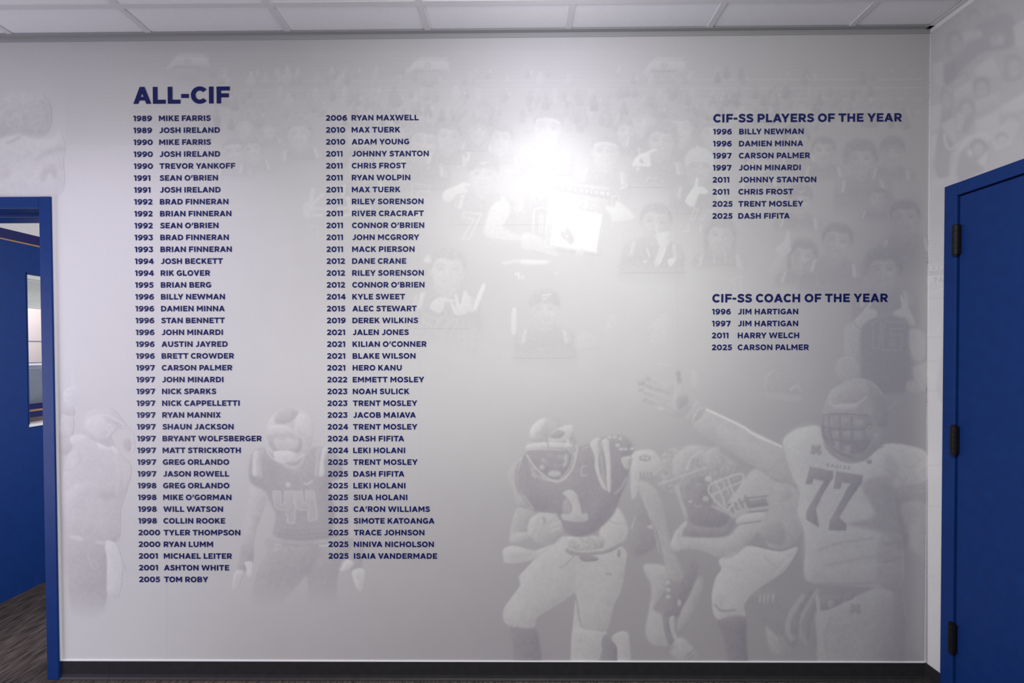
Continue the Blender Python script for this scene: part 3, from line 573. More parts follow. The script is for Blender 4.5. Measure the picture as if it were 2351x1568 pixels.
        L([(1370, 1040), (1390, 1018), (1445, 1020), (1425, 1230), (1375, 1222), (1385, 1050)], .47, 8, .9, .8, smooth=False, closed=True); L([(1470, 1020), (1620, 1030), (1615, 1075), (1525, 1075), (1520, 1120), (1600, 1120), (1610, 1150), (1595, 1230), (1560, 1242), (1480, 1240), (1452, 1210)], .47, 8, .9, .8, closed=True); L([(1520, 1160), (1550, 1160), (1545, 1200), (1512, 1198)], .47, 7, .9, .8, smooth=False, closed=True)
        fig('ball_print', 'printed pale ball above the helmet at right'); E(1180, 1390, 98, 95, .55, .9, 2); L([(1100, 1340), (1150, 1300), (1240, 1310)], .68, 8, .8, 1)
        fig('fist_print', 'printed gloved fist near the right corner'); P([(1690, 1400), (1720, 1360), (1805, 1345), (1808, 1500), (1720, 1490)], .54, .9, 2); P([(1640, 1500), (1700, 1480), (1780, 1510), (1790, 1560), (1660, 1568)], .50, .9, 2)
# --- dark helmets half seen in the haze right of centre
fig('helmet_print', 'faint printed helmet in the haze above the raised arm')
CTX = Z(1600, 440, 3.409); P([(540, 1480), (560, 1420), (620, 1400), (720, 1420), (800, 1480), (830, 1560), (560, 1568)], .52, .5, 4); L([(545, 1500), (560, 1430), (610, 1405)], .68, 7, .8, 1); L([(730, 1560), (760, 1525), (810, 1530)], .66, 9, .8, 1)
FIG = 0
CTX = Z(1450, 820, 2.1775); L([(125, 32), (200, 42)], .84, 6, .8, 1); P([(300, 70), (325, 75), (330, 130), (305, 150)], .74, .7, 2); L([(670, 160), (665, 110), (700, 75)], .64, 7, .7, 1); L([(790, 165), (830, 150), (850, 180)], .64, 7, .7, 1); P([(670, 180), (840, 195), (830, 225), (690, 205)], .6, .6, 3)
RELIEF = .10
# --- player with a raised finger, left
fig('player_print', 'printed player raising one finger beside the left doorway'); CTX = Z(130, 820, 2.452)
P([(30, 320), (92, 330), (88, 440), (18, 440)], .72, .85); P([(18, 440), (85, 450), (92, 520), (30, 548)], .56, .85, 2); P([(36, 285), (96, 285), (96, 330), (40, 322)], .60, .9)
P([(78, 92), (92, 95), (113, 165), (135, 205), (112, 270), (70, 276), (44, 250), (38, 205), (70, 168), (90, 165)], .80, .9); L([(60, 200), (85, 190), (110, 210)], .72, 8, .8); L([(60, 235), (90, 225), (115, 235)], .72, 7, .8)
P([(80, 450), (160, 440), (240, 490), (330, 540), (400, 580), (422, 640), (392, 760), (360, 870), (357, 1000), (320, 1040), (160, 1010), (90, 990), (50, 930), (30, 800), (35, 650), (60, 560), (92, 510)], .70, .85, 2)
P([(75, 450), (150, 440), (170, 462), (100, 500)], .82, .8, 1.5); P([(230, 745), (320, 730), (330, 790), (255, 803)], .60, .8, 4); P([(100, 720), (190, 700), (195, 750), (130, 800), (60, 850), (50, 780)], .77, .7, 2)
L([(45, 640), (90, 630), (130, 580), (125, 520)], .60, 9, .7, 1.5); L([(330, 560), (350, 680), (340, 780)], .79, 14, .6, 2); P([(360, 600), (412, 610), (415, 690), (380, 740), (375, 660)], .76, .7, 2); L([(200, 800), (210, 900), (205, 1000)], .65, 10, .5, 2); L([(120, 820), (180, 760)], .63, 10, .6, 2); P([(290, 1000), (355, 990), (330, 1040), (290, 1030)], .58, .7, 2)
P([(90, 1010), (270, 1040), (290, 1200), (285, 1330), (250, 1460), (100, 1460), (62, 1250), (58, 1100)], .55, .85, 3, fade=(1350, 1425)); P([(80, 1005), (150, 1018), (142, 1038), (85, 1030)], .82, .85)
P([(275, 1042), (332, 1048), (366, 1130), (372, 1230), (350, 1342), (288, 1335), (285, 1150)], .90, .95, 1.2); P([(222, 1035), (275, 1042), (275, 1060), (225, 1052)], .8, .8); L([(350, 1100), (390, 1205)], .74, 10, .7)
L([(172, 1108), (190, 1150), (208, 1190), (235, 1180), (215, 1150), (195, 1140)], .72, 8, .8)
P([(138, 385), (150, 340), (200, 296), (270, 284), (332, 305), (372, 352), (402, 395), (345, 410), (305, 440), (325, 508), (270, 517), (230, 480), (160, 440)], .69, .95)
P([(160, 380), (185, 345), (262, 335), (335, 395), (292, 450), (235, 470), (190, 425)], .82, .85, 2); P([(262, 335), (320, 330), (368, 372), (300, 375)], .68, .9, 1.5); L([(165, 348), (260, 325), (320, 345), (380, 380)], .88, 11, .85); E(252, 460, 24, 18, .66, .8); P([(228, 480), (290, 508), (330, 498), (312, 522), (250, 517)], .92, .9)
L([(340, 412), (400, 395), (432, 450), (432, 530), (370, 528)], .76, 9, .8); L([(350, 452), (430, 455)], .78, 9, .8); P([(378, 470), (414, 470), (412, 530), (382, 520)], .55, .8); P([(312, 520), (340, 512), (360, 545), (330, 555)], .86, .8); L([(285, 450), (300, 415), (325, 405)], .9, 9, .7)
# --- number 44
fig('player_print', 'printed player in dark jersey numbered 44 between the two lists'); CTX = Z(500, 900, 3.0158)
P([(235, 640), (345, 690), (340, 740), (300, 850), (262, 960), (240, 1062), (170, 1060), (172, 980), (190, 870), (215, 760)], .66, .85, 1.5); P([(830, 590), (880, 600), (932, 680), (965, 760), (1000, 850), (1008, 960), (1000, 1062), (920, 1055), (915, 960), (910, 870), (850, 760), (790, 680)], .64, .8, 1.5)
P([(250, 850), (290, 860), (280, 905), (255, 880)], .56, .6, 2); P([(860, 780), (910, 850), (905, 900), (870, 850)], .55, .6, 2)
P([(172, 1055), (242, 1065), (240, 1180), (190, 1242), (138, 1240), (150, 1170)], .50, .9, 1.5); P([(918, 1058), (1000, 1068), (1002, 1160), (990, 1230), (930, 1245), (912, 1170)], .50, .9, 1.5)
P([(185, 1180), (240, 1180), (239, 1258), (222, 1285), (205, 1278), (200, 1220)], .88, .95); P([(130, 1235), (182, 1245), (160, 1300), (150, 1352), (130, 1350), (118, 1365), (102, 1358), (108, 1290)], .82, .9); L([(140, 1260), (125, 1340)], .68, 7, .9)
P([(890, 1163), (940, 1180), (920, 1220), (872, 1240), (845, 1235), (862, 1208)], .85, .95); P([(932, 1240), (1010, 1225), (1020, 1290), (1002, 1370), (978, 1376), (950, 1330)], .80, .95); L([(970, 1270), (985, 1350)], .68, 7, .9)
P([(372, 1005), (905, 1005), (914, 1100), (850, 1180), (825, 1330), (815, 1490), (645, 1490), (625, 1330), (610, 1275), (560, 1330), (480, 1420), (420, 1490), (250, 1470), (255, 1320), (285, 1220), (340, 1110)], .49, .9, 2, fade=(1310, 1400))
P([(560, 1030), (720, 1060), (610, 1270), (520, 1150)], .44, .5, 6, own=False)
P([(250, 412), (340, 390), (420, 480), (520, 530), (590, 480), (640, 390), (760, 395), (850, 470), (862, 590), (790, 622), (770, 680), (800, 770), (812, 860), (800, 960), (850, 1000), (600, 1030), (400, 1005), (390, 930), (400, 850), (352, 740), (330, 690), (240, 640), (215, 560), (225, 470)], .42, .92, 1.5, tex=.02)
for y in (930, 960, 990): L([(395, y), (560, y+16), (800, y-6)], .50, 7, .6, 1)
L([(380, 1040), (600, 1060), (890, 1030)], .40, 16, .6, 1.5); L([(300, 600), (420, 640), (480, 610)], .5, 7, .5, 1.5); L([(440, 560), (490, 620)], .56, 6, .7)
P([(248, 420), (285, 412), (272, 500), (277, 582), (245, 576), (243, 490)], .82, .95, .8); P([(285, 412), (327, 404), (305, 490), (312, 592), (277, 582), (272, 500)], .62, .9, .8)
P([(722, 400), (762, 393), (737, 480), (737, 575), (700, 580), (708, 490)], .80, .95, .8); P([(688, 405), (722, 400), (708, 490), (700, 580), (672, 584), (680, 490)], .60, .9, .8)
for q in ([(380, 688), (398, 798), (440, 818), (475, 820), (472, 850), (485, 852), (480, 905), (532, 910), (536, 840), (525, 688), (462, 688), (465, 778), (440, 780), (435, 688)], [(530, 688), (540, 800), (575, 820), (625, 815), (632, 896), (690, 880), (680, 800), (668, 684), (610, 684), (612, 765), (592, 768), (586, 688)]):
    P(q, .56, .9, .8, smooth=False); L(q, .74, 6, .9, .7, closed=True, smooth=False)
P([(470, 635), (490, 626), (508, 640), (500, 662), (478, 662)], .72, .9, .8); L([(595, 632), (615, 642), (658, 616)], .80, 9, .9, .7); L([(703, 1060), (725, 1068), (775, 1056)], .80, 10, .9, .7)
TX('SM', 385, 1072, 26, .70, .9, .5, gap=-4); TX('SM', 385, 1104, 26, .70, .9, .5, gap=-4); P([(455, 500), (520, 520), (592, 478), (575, 515), (530, 540), (480, 530)], .66, .9)
P([(330, 290), (335, 250), (350, 200), (400, 140), (470, 108), (540, 110), (610, 135), (652, 190), (667, 240), (657, 320), (642, 400), (610, 437), (570, 410), (440, 440), (345, 400)], .74, .95)
P([(560, 150), (620, 160), (655, 230), (640, 300), (590, 290), (530, 270), (540, 200)], .84, .85, 2); P([(345, 260), (362, 195), (400, 160), (400, 220), (380, 270)], .86, .85, 1.5); P([(403, 215), (412, 150), (462, 112), (520, 114), (562, 142), (500, 212)], .62, .9, 1); L([(510, 130), (515, 165), (495, 215)], .54, 8, .8); P([(362, 270), (390, 232), (490, 240), (502, 278)], .87, .9, 1)
P([(346, 300), (440, 286), (540, 296), (592, 332), (565, 420), (500, 405), (420, 412), (378, 402), (348, 345)], .56, .95); P([(400, 322), (540, 320), (562, 362), (530, 402), (420, 402), (393, 362)], .76, .85, 1.5); L([(420, 330), (470, 322)], .60, 12, .8); L([(500, 322), (545, 330)], .60, 12, .8); P([(590, 310), (650, 300), (640, 400), (600, 430), (585, 370)], .66, .7, 2)
P([(388, 422), (440, 405), (525, 420), (532, 460), (450, 492), (405, 470)], .88, .9); L([(335, 385), (362, 442), (420, 482), (500, 490), (560, 462), (607, 430)], .84, 11, .85); L([(335, 340), (350, 385), (390, 420)], .80, 8, .7); L([(540, 300), (585, 320), (605, 345)], .86, 8, .8); L([(470, 440), (465, 480)], .74, 6, .7); P([(470, 490), (560, 470), (590, 440), (560, 500), (510, 512)], .48, .8); L([(655, 350), (690, 338), (705, 345)], .60, 7, .7)
# --- the pile of players behind the runner
fig('player_print', 'printed tackled player bent in stripes behind the ball carrier'); CTX = Z(1450, 820, 2.1775)
P([(60, 1040), (190, 1050), (200, 1110), (150, 1190), (110, 1260), (160, 1300), (182, 1440), (100, 1432), (70, 1370), (90, 1250), (100, 1150)], .66, .9, 1.5); P([(250, 1262), (335, 1100), (357, 1150), (300, 1300), (228, 1372)], .57, .85, 2)
P([(190, 1108), (250, 1110), (300, 1010), (336, 1050), (300, 1170), (250, 1262), (230, 1302), (158, 1320), (180, 1220)], .28, .9, 1.5); P([(160, 1310), (190, 1305), (197, 1370), (222, 1430), (192, 1442), (168, 1385)], .28, .9, 1); P([(190, 1308), (216, 1296), (216, 1360), (238, 1420), (222, 1428), (198, 1372)], .66, .9, 1)
for y in (1130, 1165, 1200): E(185, y, 12, 11, .68, .9, 1)
E(240, 1230, 10, 18, .66, .9, 1); P([(190, 1462), (250, 1400), (332, 1490), (272, 1512), (230, 1512)], .62, .9, 1.5); L([(265, 1505), (315, 1460)], .34, 10, .8); L([(285, 1512), (328, 1478)], .34, 8, .8); P([(180, 1440), (230, 1440), (190, 1465), (120, 1450)], .36, .6, 3)
P([(140, 500), (230, 450), (370, 448), (470, 490), (560, 590), (500, 780), (400, 850), (300, 842), (240, 700), (150, 652)], .50, .85, 2, tex=.10)
P([(205, 562), (215, 500), (290, 442), (385, 460), (300, 520), (270, 592), (220, 600)], .64, .85, 2); L([(275, 565), (300, 505), (360, 465)], .72, 12, .8); L([(130, 640), (240, 600), (380, 550)], .70, 12, .7); L([(225, 640), (250, 720), (280, 810)], .66, 22, .8, 1.5); L([(245, 645), (270, 740)], .36, 12, .7, 1.5); P([(370, 480), (440, 450), (430, 540), (385, 560)], .66, .6, 2)
P([(270, 642), (380, 600), (420, 760), (500, 782), (450, 850), (320, 842), (280, 790)], .27, .9, 2); E(295, 722, 10, 8, .72, .9); L([(315, 740), (335, 750), (350, 742)], .68, 6, .8)
P([(20, 720), (100, 740), (130, 900), (90, 972), (0, 982)], .33, .85, 3); P([(0, 500), (30, 470), (100, 464), (135, 500), (150, 560), (100, 602), (40, 602), (30, 680), (0, 700)], .72, .9, 1.2)
E(68, 505, 31, 17, .42, .9); E(58, 505, 9, 6, .7); E(80, 506, 9, 6, .7); P([(30, 620), (100, 640), (150, 720), (180, 860), (205, 950), (262, 1100), (190, 1112), (160, 1000), (130, 880), (62, 732)], .57, .9, 2); L([(60, 700), (110, 850), (140, 980)], .66, 8, .6); L([(0, 860), (20, 800)], .7, 10, .6); P([(78, 850), (100, 840), (105, 862)], .72, .8)
for x in (45, 62, 80, 98): L([(x, 575), (x+6, 615)], .40, 10, .8)
for i in range(22): E(_r.uniform(150, 420), _r.uniform(540, 720), _r.uniform(5, 14), _r.uniform(4, 9), _r.choice([.68, .62, .34, .36]), .5, 2)
fig('player_print', 'printed opponent in white with striped sleeve, crouching to tackle')
P([(560, 1180), (640, 1140), (720, 1180), (800, 1300), (825, 1450), (700, 1410), (640, 1300)], .36, .7, 3); P([(670, 1350), (720, 1390), (762, 1482), (700, 1472)], .60, .8, 2); P([(700, 1400), (760, 1400), (800, 1480), (740, 1470)], .5, .6, 3)
for x in (640, 660, 680, 705): L([(x, 1230), (x+6, 1185)], .62, 11, .8)
P([(480, 742), (540, 650), (620, 558), (720, 620), (800, 640), (842, 700), (852, 860), (800, 942), (700, 962), (640, 880), (540, 842)], .62, .9, 1.5); P([(650, 862), (700, 822), (755, 832), (762, 942), (650, 912)], .42, .7, 3); P([(740, 660), (790, 640), (800, 700), (760, 720)], .54, .6, 4); P([(620, 930), (740, 962), (832, 940), (760, 975), (640, 952)], .33, .9, 1.5)
P([(440, 1012), (540, 960), (600, 945), (740, 972), (832, 950), (790, 1040), (740, 1090), (620, 1170), (565, 1240), (562, 1302), (430, 1312), (402, 1210), (420, 1110), (450, 1060)], .75, .95, 1.3)
L([(660, 990), (700, 1030), (750, 1060)], .60, 12, .7, 1.5); L([(720, 1085), (760, 1040), (800, 1000)], .84, 9, .7); L([(455, 1040), (540, 1060), (620, 1050)], .68, 9, .6); L([(415, 1235), (450, 1268), (520, 1264)], .42, 12, .9); P([(430, 1180), (470, 1200), (450, 1250), (420, 1230)], .62, .5, 3)
P([(438, 1316), (565, 1298), (575, 1400), (580, 1590), (505, 1590), (460, 1400)], .22, .95, 1.5)
P([(205, 922), (240, 900), (470, 900), (540, 842), (660, 820), (602, 910), (520, 992), (440, 1002), (330, 962), (230, 962)], .64, .9, 1.5); P([(198, 930), (222, 870), (272, 818), (278, 840), (250, 900), (240, 972), (205, 960)], .70, .9, 1.2); P([(280, 852), (450, 852), (520, 800), (500, 862), (440, 898), (280, 894)], .30, .85, 2); E(465, 872, 20, 16, .34, .8); L([(205, 880), (240, 850)], .5, 8, .7)
P([(522, 822), (560, 790), (662, 778), (662, 816), (560, 836)], .72, .9); P([(568, 722), (670, 706), (687, 742), (585, 757)], .27, .95, .8, smooth=False); L([(562, 708), (680, 694)], .3, 9, .9); L([(585, 775), (686, 766)], .3, 9, .9); L([(540, 834), (650, 820)], .36, 9, .8); TX('RH', 500, 785, 52, .32, .9, .6, rot=-28, gap=2)
L([(390, 640), (520, 588), (562, 608), (500, 742), (470, 762), (392, 684)], .74, 10, .9, closed=True); L([(400, 690), (480, 655), (562, 618)], .74, 9, .9); L([(420, 620), (455, 700), (470, 755)], .72, 9, .9); L([(480, 604), (512, 690)], .74, 9, .9); L([(455, 620), (500, 700)], .7, 7, .8); L([(400, 745), (480, 780), (500, 800)], .66, 10, .8); E(385, 610, 18, 16, .76, .8); E(372, 710, 16, 14, .68, .8)
for x, y in ((505, 800), (525, 810), (520, 770)): L([(x, y), (x-8, y-25)], .66, 8, .8)
# --- the ball carrier
fig('player_print', 'printed ball carrier in dark jersey and white pants, lower middle'); CTX = Z(1100, 900, 2.45)
P([(545, 1168), (580, 1320), (715, 1345), (690, 1400), (692, 1470), (660, 1590), (530, 1590), (518, 1420), (530, 1300)], .72, .95, 1.3); P([(745, 1385), (790, 1350), (830, 1350), (846, 1390), (850, 1590), (760, 1590), (777, 1450)], .70, .95); P([(700, 1370), (745, 1400), (777, 1450), (762, 1590), (650, 1590), (690, 1470)], .26, .95)
P([(185, 1318), (310, 1322), (342, 1420), (345, 1580), (215, 1580), (190, 1400)], .24, .95, 1.5)
P([(470, 815), (800, 868), (822, 990), (796, 1130), (760, 1200), (718, 1342), (640, 1340), (580, 1318), (545, 1140), (500, 1100), (470, 960)], .70, .95, 1.3); P([(478, 812), (420, 858), (330, 890), (320, 930), (260, 1000), (225, 1040), (230, 1090), (180, 1160), (140, 1220), (136, 1270), (155, 1308), (220, 1325), (308, 1325), (330, 1270), (420, 1210), (512, 1150), (545, 1090), (540, 900)], .71, .95, 1.3)
P([(480, 1000), (545, 1140), (525, 1130), (500, 1080)], .62, .7, 2); L([(485, 985), (520, 1060), (550, 1110)], .60, 10, .7, 1.5); L([(500, 960), (540, 950), (600, 985)], .64, 9, .6); L([(580, 970), (700, 990)], .70, 8, .5); P([(190, 1220), (260, 1180), (240, 1300), (190, 1300)], .73, .5, 5); L([(565, 1310), (600, 1332), (705, 1340)], .50, 14, .8, 1.5); P([(560, 1330), (690, 1350), (660, 1400), (560, 1380)], .80, .5, 3); L([(715, 1028), (735, 1022), (745, 1032)], .4, 12, .8); L([(165, 1300), (230, 1320)], .6, 8, .7)
P([(680, 762), (770, 648), (832, 740), (836, 800), (800, 852), (700, 882)], .74, .9, 1.5); P([(520, 832), (640, 808), (702, 830), (690, 882), (560, 892), (498, 872)], .58, .9, 1.5, tex=.12)
P([(488, 880), (560, 902), (700, 892), (797, 850), (792, 872), (700, 912), (520, 918)], .36, .9); P([(570, 908), (662, 930), (664, 950), (580, 952)], .28, .9); P([(780, 890), (798, 890), (795, 925), (778, 925)], .35, .9); L([(540, 915), (490, 970), (455, 990)], .45, 9, .8); L([(730, 720), (770, 740), (830, 742)], .5, 8, .7)
P([(270, 350), (230, 400), (214, 470), (214, 600), (240, 650), (310, 670), (440, 692), (480, 780), (540, 812), (620, 802), (690, 760), (762, 680), (792, 600), (832, 500), (842, 400), (792, 290), (700, 258), (600, 300), (540, 330), (500, 470), (380, 500), (300, 460)], .30, .95, 1.5)
P([(255, 352), (215, 380), (170, 440), (165, 490), (195, 560), (215, 640), (235, 640), (312, 662), (260, 590), (222, 540), (215, 430)], .60, .85, 1.2); L([(225, 400), (205, 480), (225, 560), (290, 650)], .34, 9, .8); L([(240, 370), (222, 440)], .72, 8, .7)
P([(625, 290), (670, 258), (692, 290), (673, 360), (682, 460), (722, 552), (690, 532), (655, 440), (650, 360)], .74, .95, 1); P([(668, 280), (702, 274), (702, 380), (712, 480), (728, 545), (692, 482), (682, 400)], .48, .9, 1); P([(692, 278), (727, 268), (737, 350), (742, 450), (740, 562), (722, 545), (716, 430), (706, 350)], .74, .95, 1)
P([(725, 250), (800, 245), (850, 275), (875, 330), (840, 360), (790, 345), (770, 290)], .34, .9, 1.5)
for x, y in ((735, 255), (765, 255), (795, 262), (800, 322), (825, 322), (862, 320), (780, 300)): E(x, y, 13, 9, .74, .85, 1)
P([(800, 372), (860, 370), (842, 430), (820, 430)], .68, .9); P([(838, 380), (865, 372), (850, 420)], .46, .8); L([(830, 480), (800, 540), (765, 575)], .52, 10, .8)
P([(470, 570), (512, 550), (552, 580), (580, 680), (606, 680), (612, 722), (560, 732), (480, 722), (464, 690), (515, 682), (522, 640), (492, 592)], .66, .95, 1); P([(470, 640), (490, 600), (515, 640), (512, 685), (480, 690)], .60, .6, 1); L([(608, 418), (582, 424), (578, 470), (606, 468)], .62, 9, .9)
P([(220, 650), (312, 678), (290, 760), (272, 802), (300, 812), (180, 862), (170, 820), (190, 722)], .54, .9, 1.3); L([(215, 670), (190, 760), (185, 830)], .66, 14, .7, 1.5); P([(140, 882), (200, 866), (320, 892), (430, 842), (462, 800), (420, 862), (330, 932), (240, 962), (150, 962), (136, 922)], .74, .9, 1.3); P([(185, 900), (240, 895), (330, 905), (240, 930), (190, 930)], .60, .6, 2)
E(378, 772, 94, 92, .62, .95, 1.3, rot=-20); E(400, 800, 60, 50, .54, .6, 6); P([(190, 800), (270, 790), (300, 805), (240, 840), (180, 850)], .70, .8, 1.5); P([(275, 800), (285, 720), (340, 680), (360, 690), (330, 760), (320, 815)], .70, .9, 1.3)
for q in ([(320, 820), (350, 740), (365, 690)], [(390, 740), (410, 700), (440, 690)], [(400, 760), (440, 740), (462, 730)], [(400, 785), (460, 770)]): L(q, .68, 18, .7, 1.3)
L([(360, 700), (372, 730), (360, 745)], .36, 14, .7, 1.5); L([(330, 850), (400, 840), (450, 800)], .44, 12, .7, 2)
P([(284, 250), (284, 218), (310, 178), (360, 150), (420, 144), (480, 168), (522, 200), (547, 270), (552, 320), (542, 372), (520, 442), (462, 512), (380, 490), (300, 400), (268, 322)], .56, .95)
P([(288, 240), (300, 194), (350, 154), (375, 158), (342, 220), (312, 262)], .90, .85, 2); P([(388, 262), (430, 214), (512, 184), (527, 216), (490, 272), (400, 286)], .78, .9, 1.2); P([(398, 252), (440, 214), (484, 230), (452, 262)], .42, .9, 1.2); P([(300, 250), (380, 190), (400, 240), (390, 290), (310, 290)], .50, .5, 3); P([(268, 302), (340, 284), (500, 290), (512, 310), (340, 316), (275, 322)], .82, .9); L([(385, 284), (390, 312)], .5, 10, .8); E(500, 280, 10, 18, .8, .8)
P([(280, 330), (480, 320), (522, 400), (470, 482), (400, 492), (330, 462), (285, 400)], .30, .92, 1.3)
for x, y, a_, b_, t_ in ((360, 384, 9, 7, .75), (400, 362, 16, 12, .5), (455, 370, 20, 14, .48), (355, 425, 13, 11, .8), (425, 462, 34, 16, .78), (310, 430, 9, 8, .66), (490, 380, 10, 30, .72), (480, 412, 10, 10, .74), (380, 400, 20, 14, .42), (440, 420, 24, 14, .40), (305, 470, 14, 8, .5)): E(x, y, a_*1.15, b_*1.15, t_, .7, 2.2)
L([(266, 326), (370, 322), (480, 326)], .70, 9, .85); L([(268, 350), (290, 390), (340, 450), (440, 506), (520, 442), (552, 332), (545, 300)], .72, 11, .9); L([(350, 455), (372, 492), (440, 498)], .70, 10, .8); L([(300, 460), (318, 486)], .7, 8, .8); L([(450, 500), (500, 440), (525, 380)], .62, 9, .8); L([(580, 320), (620, 305)], .66, 8, .7); E(540, 352, 10, 14, .66, .8)
# --- number 77 with the outstretched arm
fig('player_print', 'largest printed player, white jersey numbered 77, arm stretched out'); CTX = Z(1450, 820, 2.1775)
P([(308, 330), (370, 258), (480, 308), (580, 358), (752, 448), (792, 560), (812, 642), (700, 602), (560, 512), (430, 442), (340, 372)], .60, .95, 1.3); P([(400, 330), (560, 400), (720, 500), (780, 600), (660, 560), (480, 450)], .66, .5, 6); L([(372, 262), (470, 306), (560, 350), (620, 390), (754, 450)], 1.0, 10, 1, .6, rel=0)
P([(252, 290), (292, 214), (372, 255), (310, 332)], .60, .95); L([(300, 330), (330, 270), (370, 252)], .70, 9, .8); L([(275, 312), (300, 250), (340, 228)], .68, 8, .7)
P([(180, 200), (212, 130), (222, 66), (245, 64), (256, 130), (282, 190), (318, 220), (262, 302), (170, 282), (110, 250)], .64, .95, 1.2); P([(240, 190), (275, 185), (280, 230), (240, 260), (228, 220)], .46, .8, 1.5); L([(232, 72), (240, 130)], .44, 22, .8, 1.5)
for q, w, t_ in (([(75, 105), (130, 130), (215, 165)], 34, .67), ([(48, 125), (120, 155), (210, 190)], 34, .64), ([(48, 160), (110, 190), (200, 215)], 30, .68), ([(65, 212), (120, 228), (200, 245)], 26, .66)): L(q, t_, w, .9, 1.2); E(q[0][0], q[0][1], w*.62, w*.52, t_-.06, .9, 1.2)
for q in ([(60, 140), (190, 178)], [(60, 178), (190, 205)], [(95, 222), (180, 232)]): L(q, .47, 5, .7, .8)
L([(140, 140), (190, 160)], .74, 6, .8); E(150, 262, 16, 12, .7, .6)
CTX = Z(1770, 820, 2.178)
L([(240, 1160), (170, 1270), (140, 1360), (185, 1430)], .56, 24, .85, 1.5); L([(170, 1190), (100, 1290), (85, 1370), (110, 1420)], .58, 28, .85, 1.5); L([(205, 1170), (140, 1280), (130, 1390)], .30, 22, .85, 1.5); L([(230, 1210), (190, 1320), (185, 1420)], .30, 18, .8, 1.5); L([(235, 1280), (215, 1370), (235, 1510)], .34, 24, .7, 2)
P([(235, 1268), (400, 1208), (540, 1150), (612, 1180), (602, 1300), (562, 1420), (490, 1610), (260, 1610), (230, 1400)], .55, .92, 1.5); P([(612, 1180), (662, 1190), (672, 1400), (650, 1610), (490, 1610), (570, 1400)], .34, .8, 2); L([(610, 1190), (590, 1340), (520, 1500)], .50, 8, .7); L([(300, 1300), (270, 1400), (290, 1510)], .47, 12, .6, 2); L([(660, 1180), (680, 1320)], .5, 6, .7)
P([(640, 650), (778, 618), (778, 742), (720, 762), (632, 712)], .40, .9, 1.5); P([(650, 742), (780, 745), (780, 1000), (740, 1000), (690, 920)], .47, .85, 3); P([(700, 840), (740, 830), (740, 960), (690, 960)], .58, .5, 6); L([(640, 668), (778, 672)], .5, 8, .7)
P([(62, 420), (110, 370), (160, 352), (250, 350), (270, 450), (330, 510), (400, 532), (480, 512), (540, 450), (600, 432), (700, 445), (782, 485), (782, 612), (640, 652), (620, 702), (640, 830), (662, 960), (657, 1132), (540, 1152), (230, 1132), (168, 1090), (175, 950), (160, 850), (134, 770), (145, 682), (110, 600), (84, 520)], .70, .95, 1.3)
P([(65, 420), (150, 355), (245, 355), (260, 500), (200, 560), (210, 760), (200, 1000), (180, 1080), (170, 900), (140, 770), (145, 690), (90, 520)], .78, .6, 8); P([(455, 640), (592, 600), (642, 760), (692, 900), (642, 962), (562, 882), (380, 835), (520, 790)], .36, .8, 4); P([(580, 480), (640, 560), (610, 620), (560, 560)], .52, .6, 5)
P([(180, 890), (300, 860), (560, 880), (560, 1130), (230, 1130), (175, 1080)], .60, .6, 10); P([(545, 900), (650, 900), (660, 1130), (540, 1140)], .42, .75, 4)
for q, t_ in (([(240, 905), (330, 872), (480, 880)], .70), ([(240, 965), (360, 925), (520, 905)], .48), ([(250, 1010), (380, 975), (540, 950)], .66), ([(260, 1045), (400, 1015), (560, 990)], .48), ([(280, 1080), (430, 1060), (600, 1030)], .62), ([(560, 940), (650, 920)], .32), ([(560, 1030), (655, 1000)], .32), ([(560, 1090), (655, 1070)], .52), ([(230, 1130), (400, 1135), (540, 1120)], .44)): L(q, t_, 13, .7, 2)
L([(620, 540), (680, 600), (640, 650)], .5, 9, .6, 1.5); L([(690, 560), (770, 500)], .52, 9, .5, 2)
P([(195, 548), (312, 570), (312, 604), (264, 680), (226, 760), (242, 853), (176, 812), (180, 770), (230, 680), (266, 622), (215, 608), (206, 637), (174, 635)], .30, .95, 1, smooth=False); P([(328, 572), (462, 592), (457, 626), (392, 720), (342, 802), (380, 836), (378, 868), (290, 868), (295, 820), (340, 740), (386, 650), (400, 632), (356, 628), (348, 661), (314, 658)], .30, .95, 1, smooth=False)
TX('EAGLES', 277, 549, 18, .38, .95, .4, rot=7, gap=3)
for cx_, cy_ in ((228, 465), (425, 1258)):
    for dx, dy in ((-14, -12), (12, -14), (-16, 10), (14, 12), (0, 0)): E(cx_+dx, cy_+dy, 14, 13, .38, .85, 1)
P([(240, 1200), (360, 1195), (350, 1236), (250, 1268)], .34, .92); P([(380, 1180), (417, 1175), (410, 1210), (360, 1222)], .36, .9); E(302, 1235, 18, 20, .52, .9); P([(225, 1200), (242, 1200), (248, 1270), (232, 1275)], .64, .9)
P([(252, 330), (264, 260), (288, 190), (340, 140), (410, 109), (482, 117), (542, 160), (582, 240), (580, 340), (562, 430), (492, 492), (420, 512), (330, 472), (266, 420)], .47, .96); P([(500, 150), (552, 180), (582, 250), (577, 350), (522, 332), (502, 230)], .34, .8, 2); P([(320, 160), (420, 130), (480, 180), (420, 235), (330, 240), (302, 215)], .53, .6, 3)
L([(322, 154), (296, 190), (300, 230), (332, 250), (420, 241), (492, 190)], .66, 9, .8); L([(415, 112), (500, 124), (560, 190)], .62, 8, .7); P([(318, 240), (432, 233), (422, 262), (324, 264)], .66, .85, 1.5); L([(480, 120), (500, 170), (485, 200)], .34, 9, .7)
P([(258, 288), (420, 278), (502, 300), (502, 420), (440, 482), (330, 452), (268, 400)], .34, .92, 1.3)
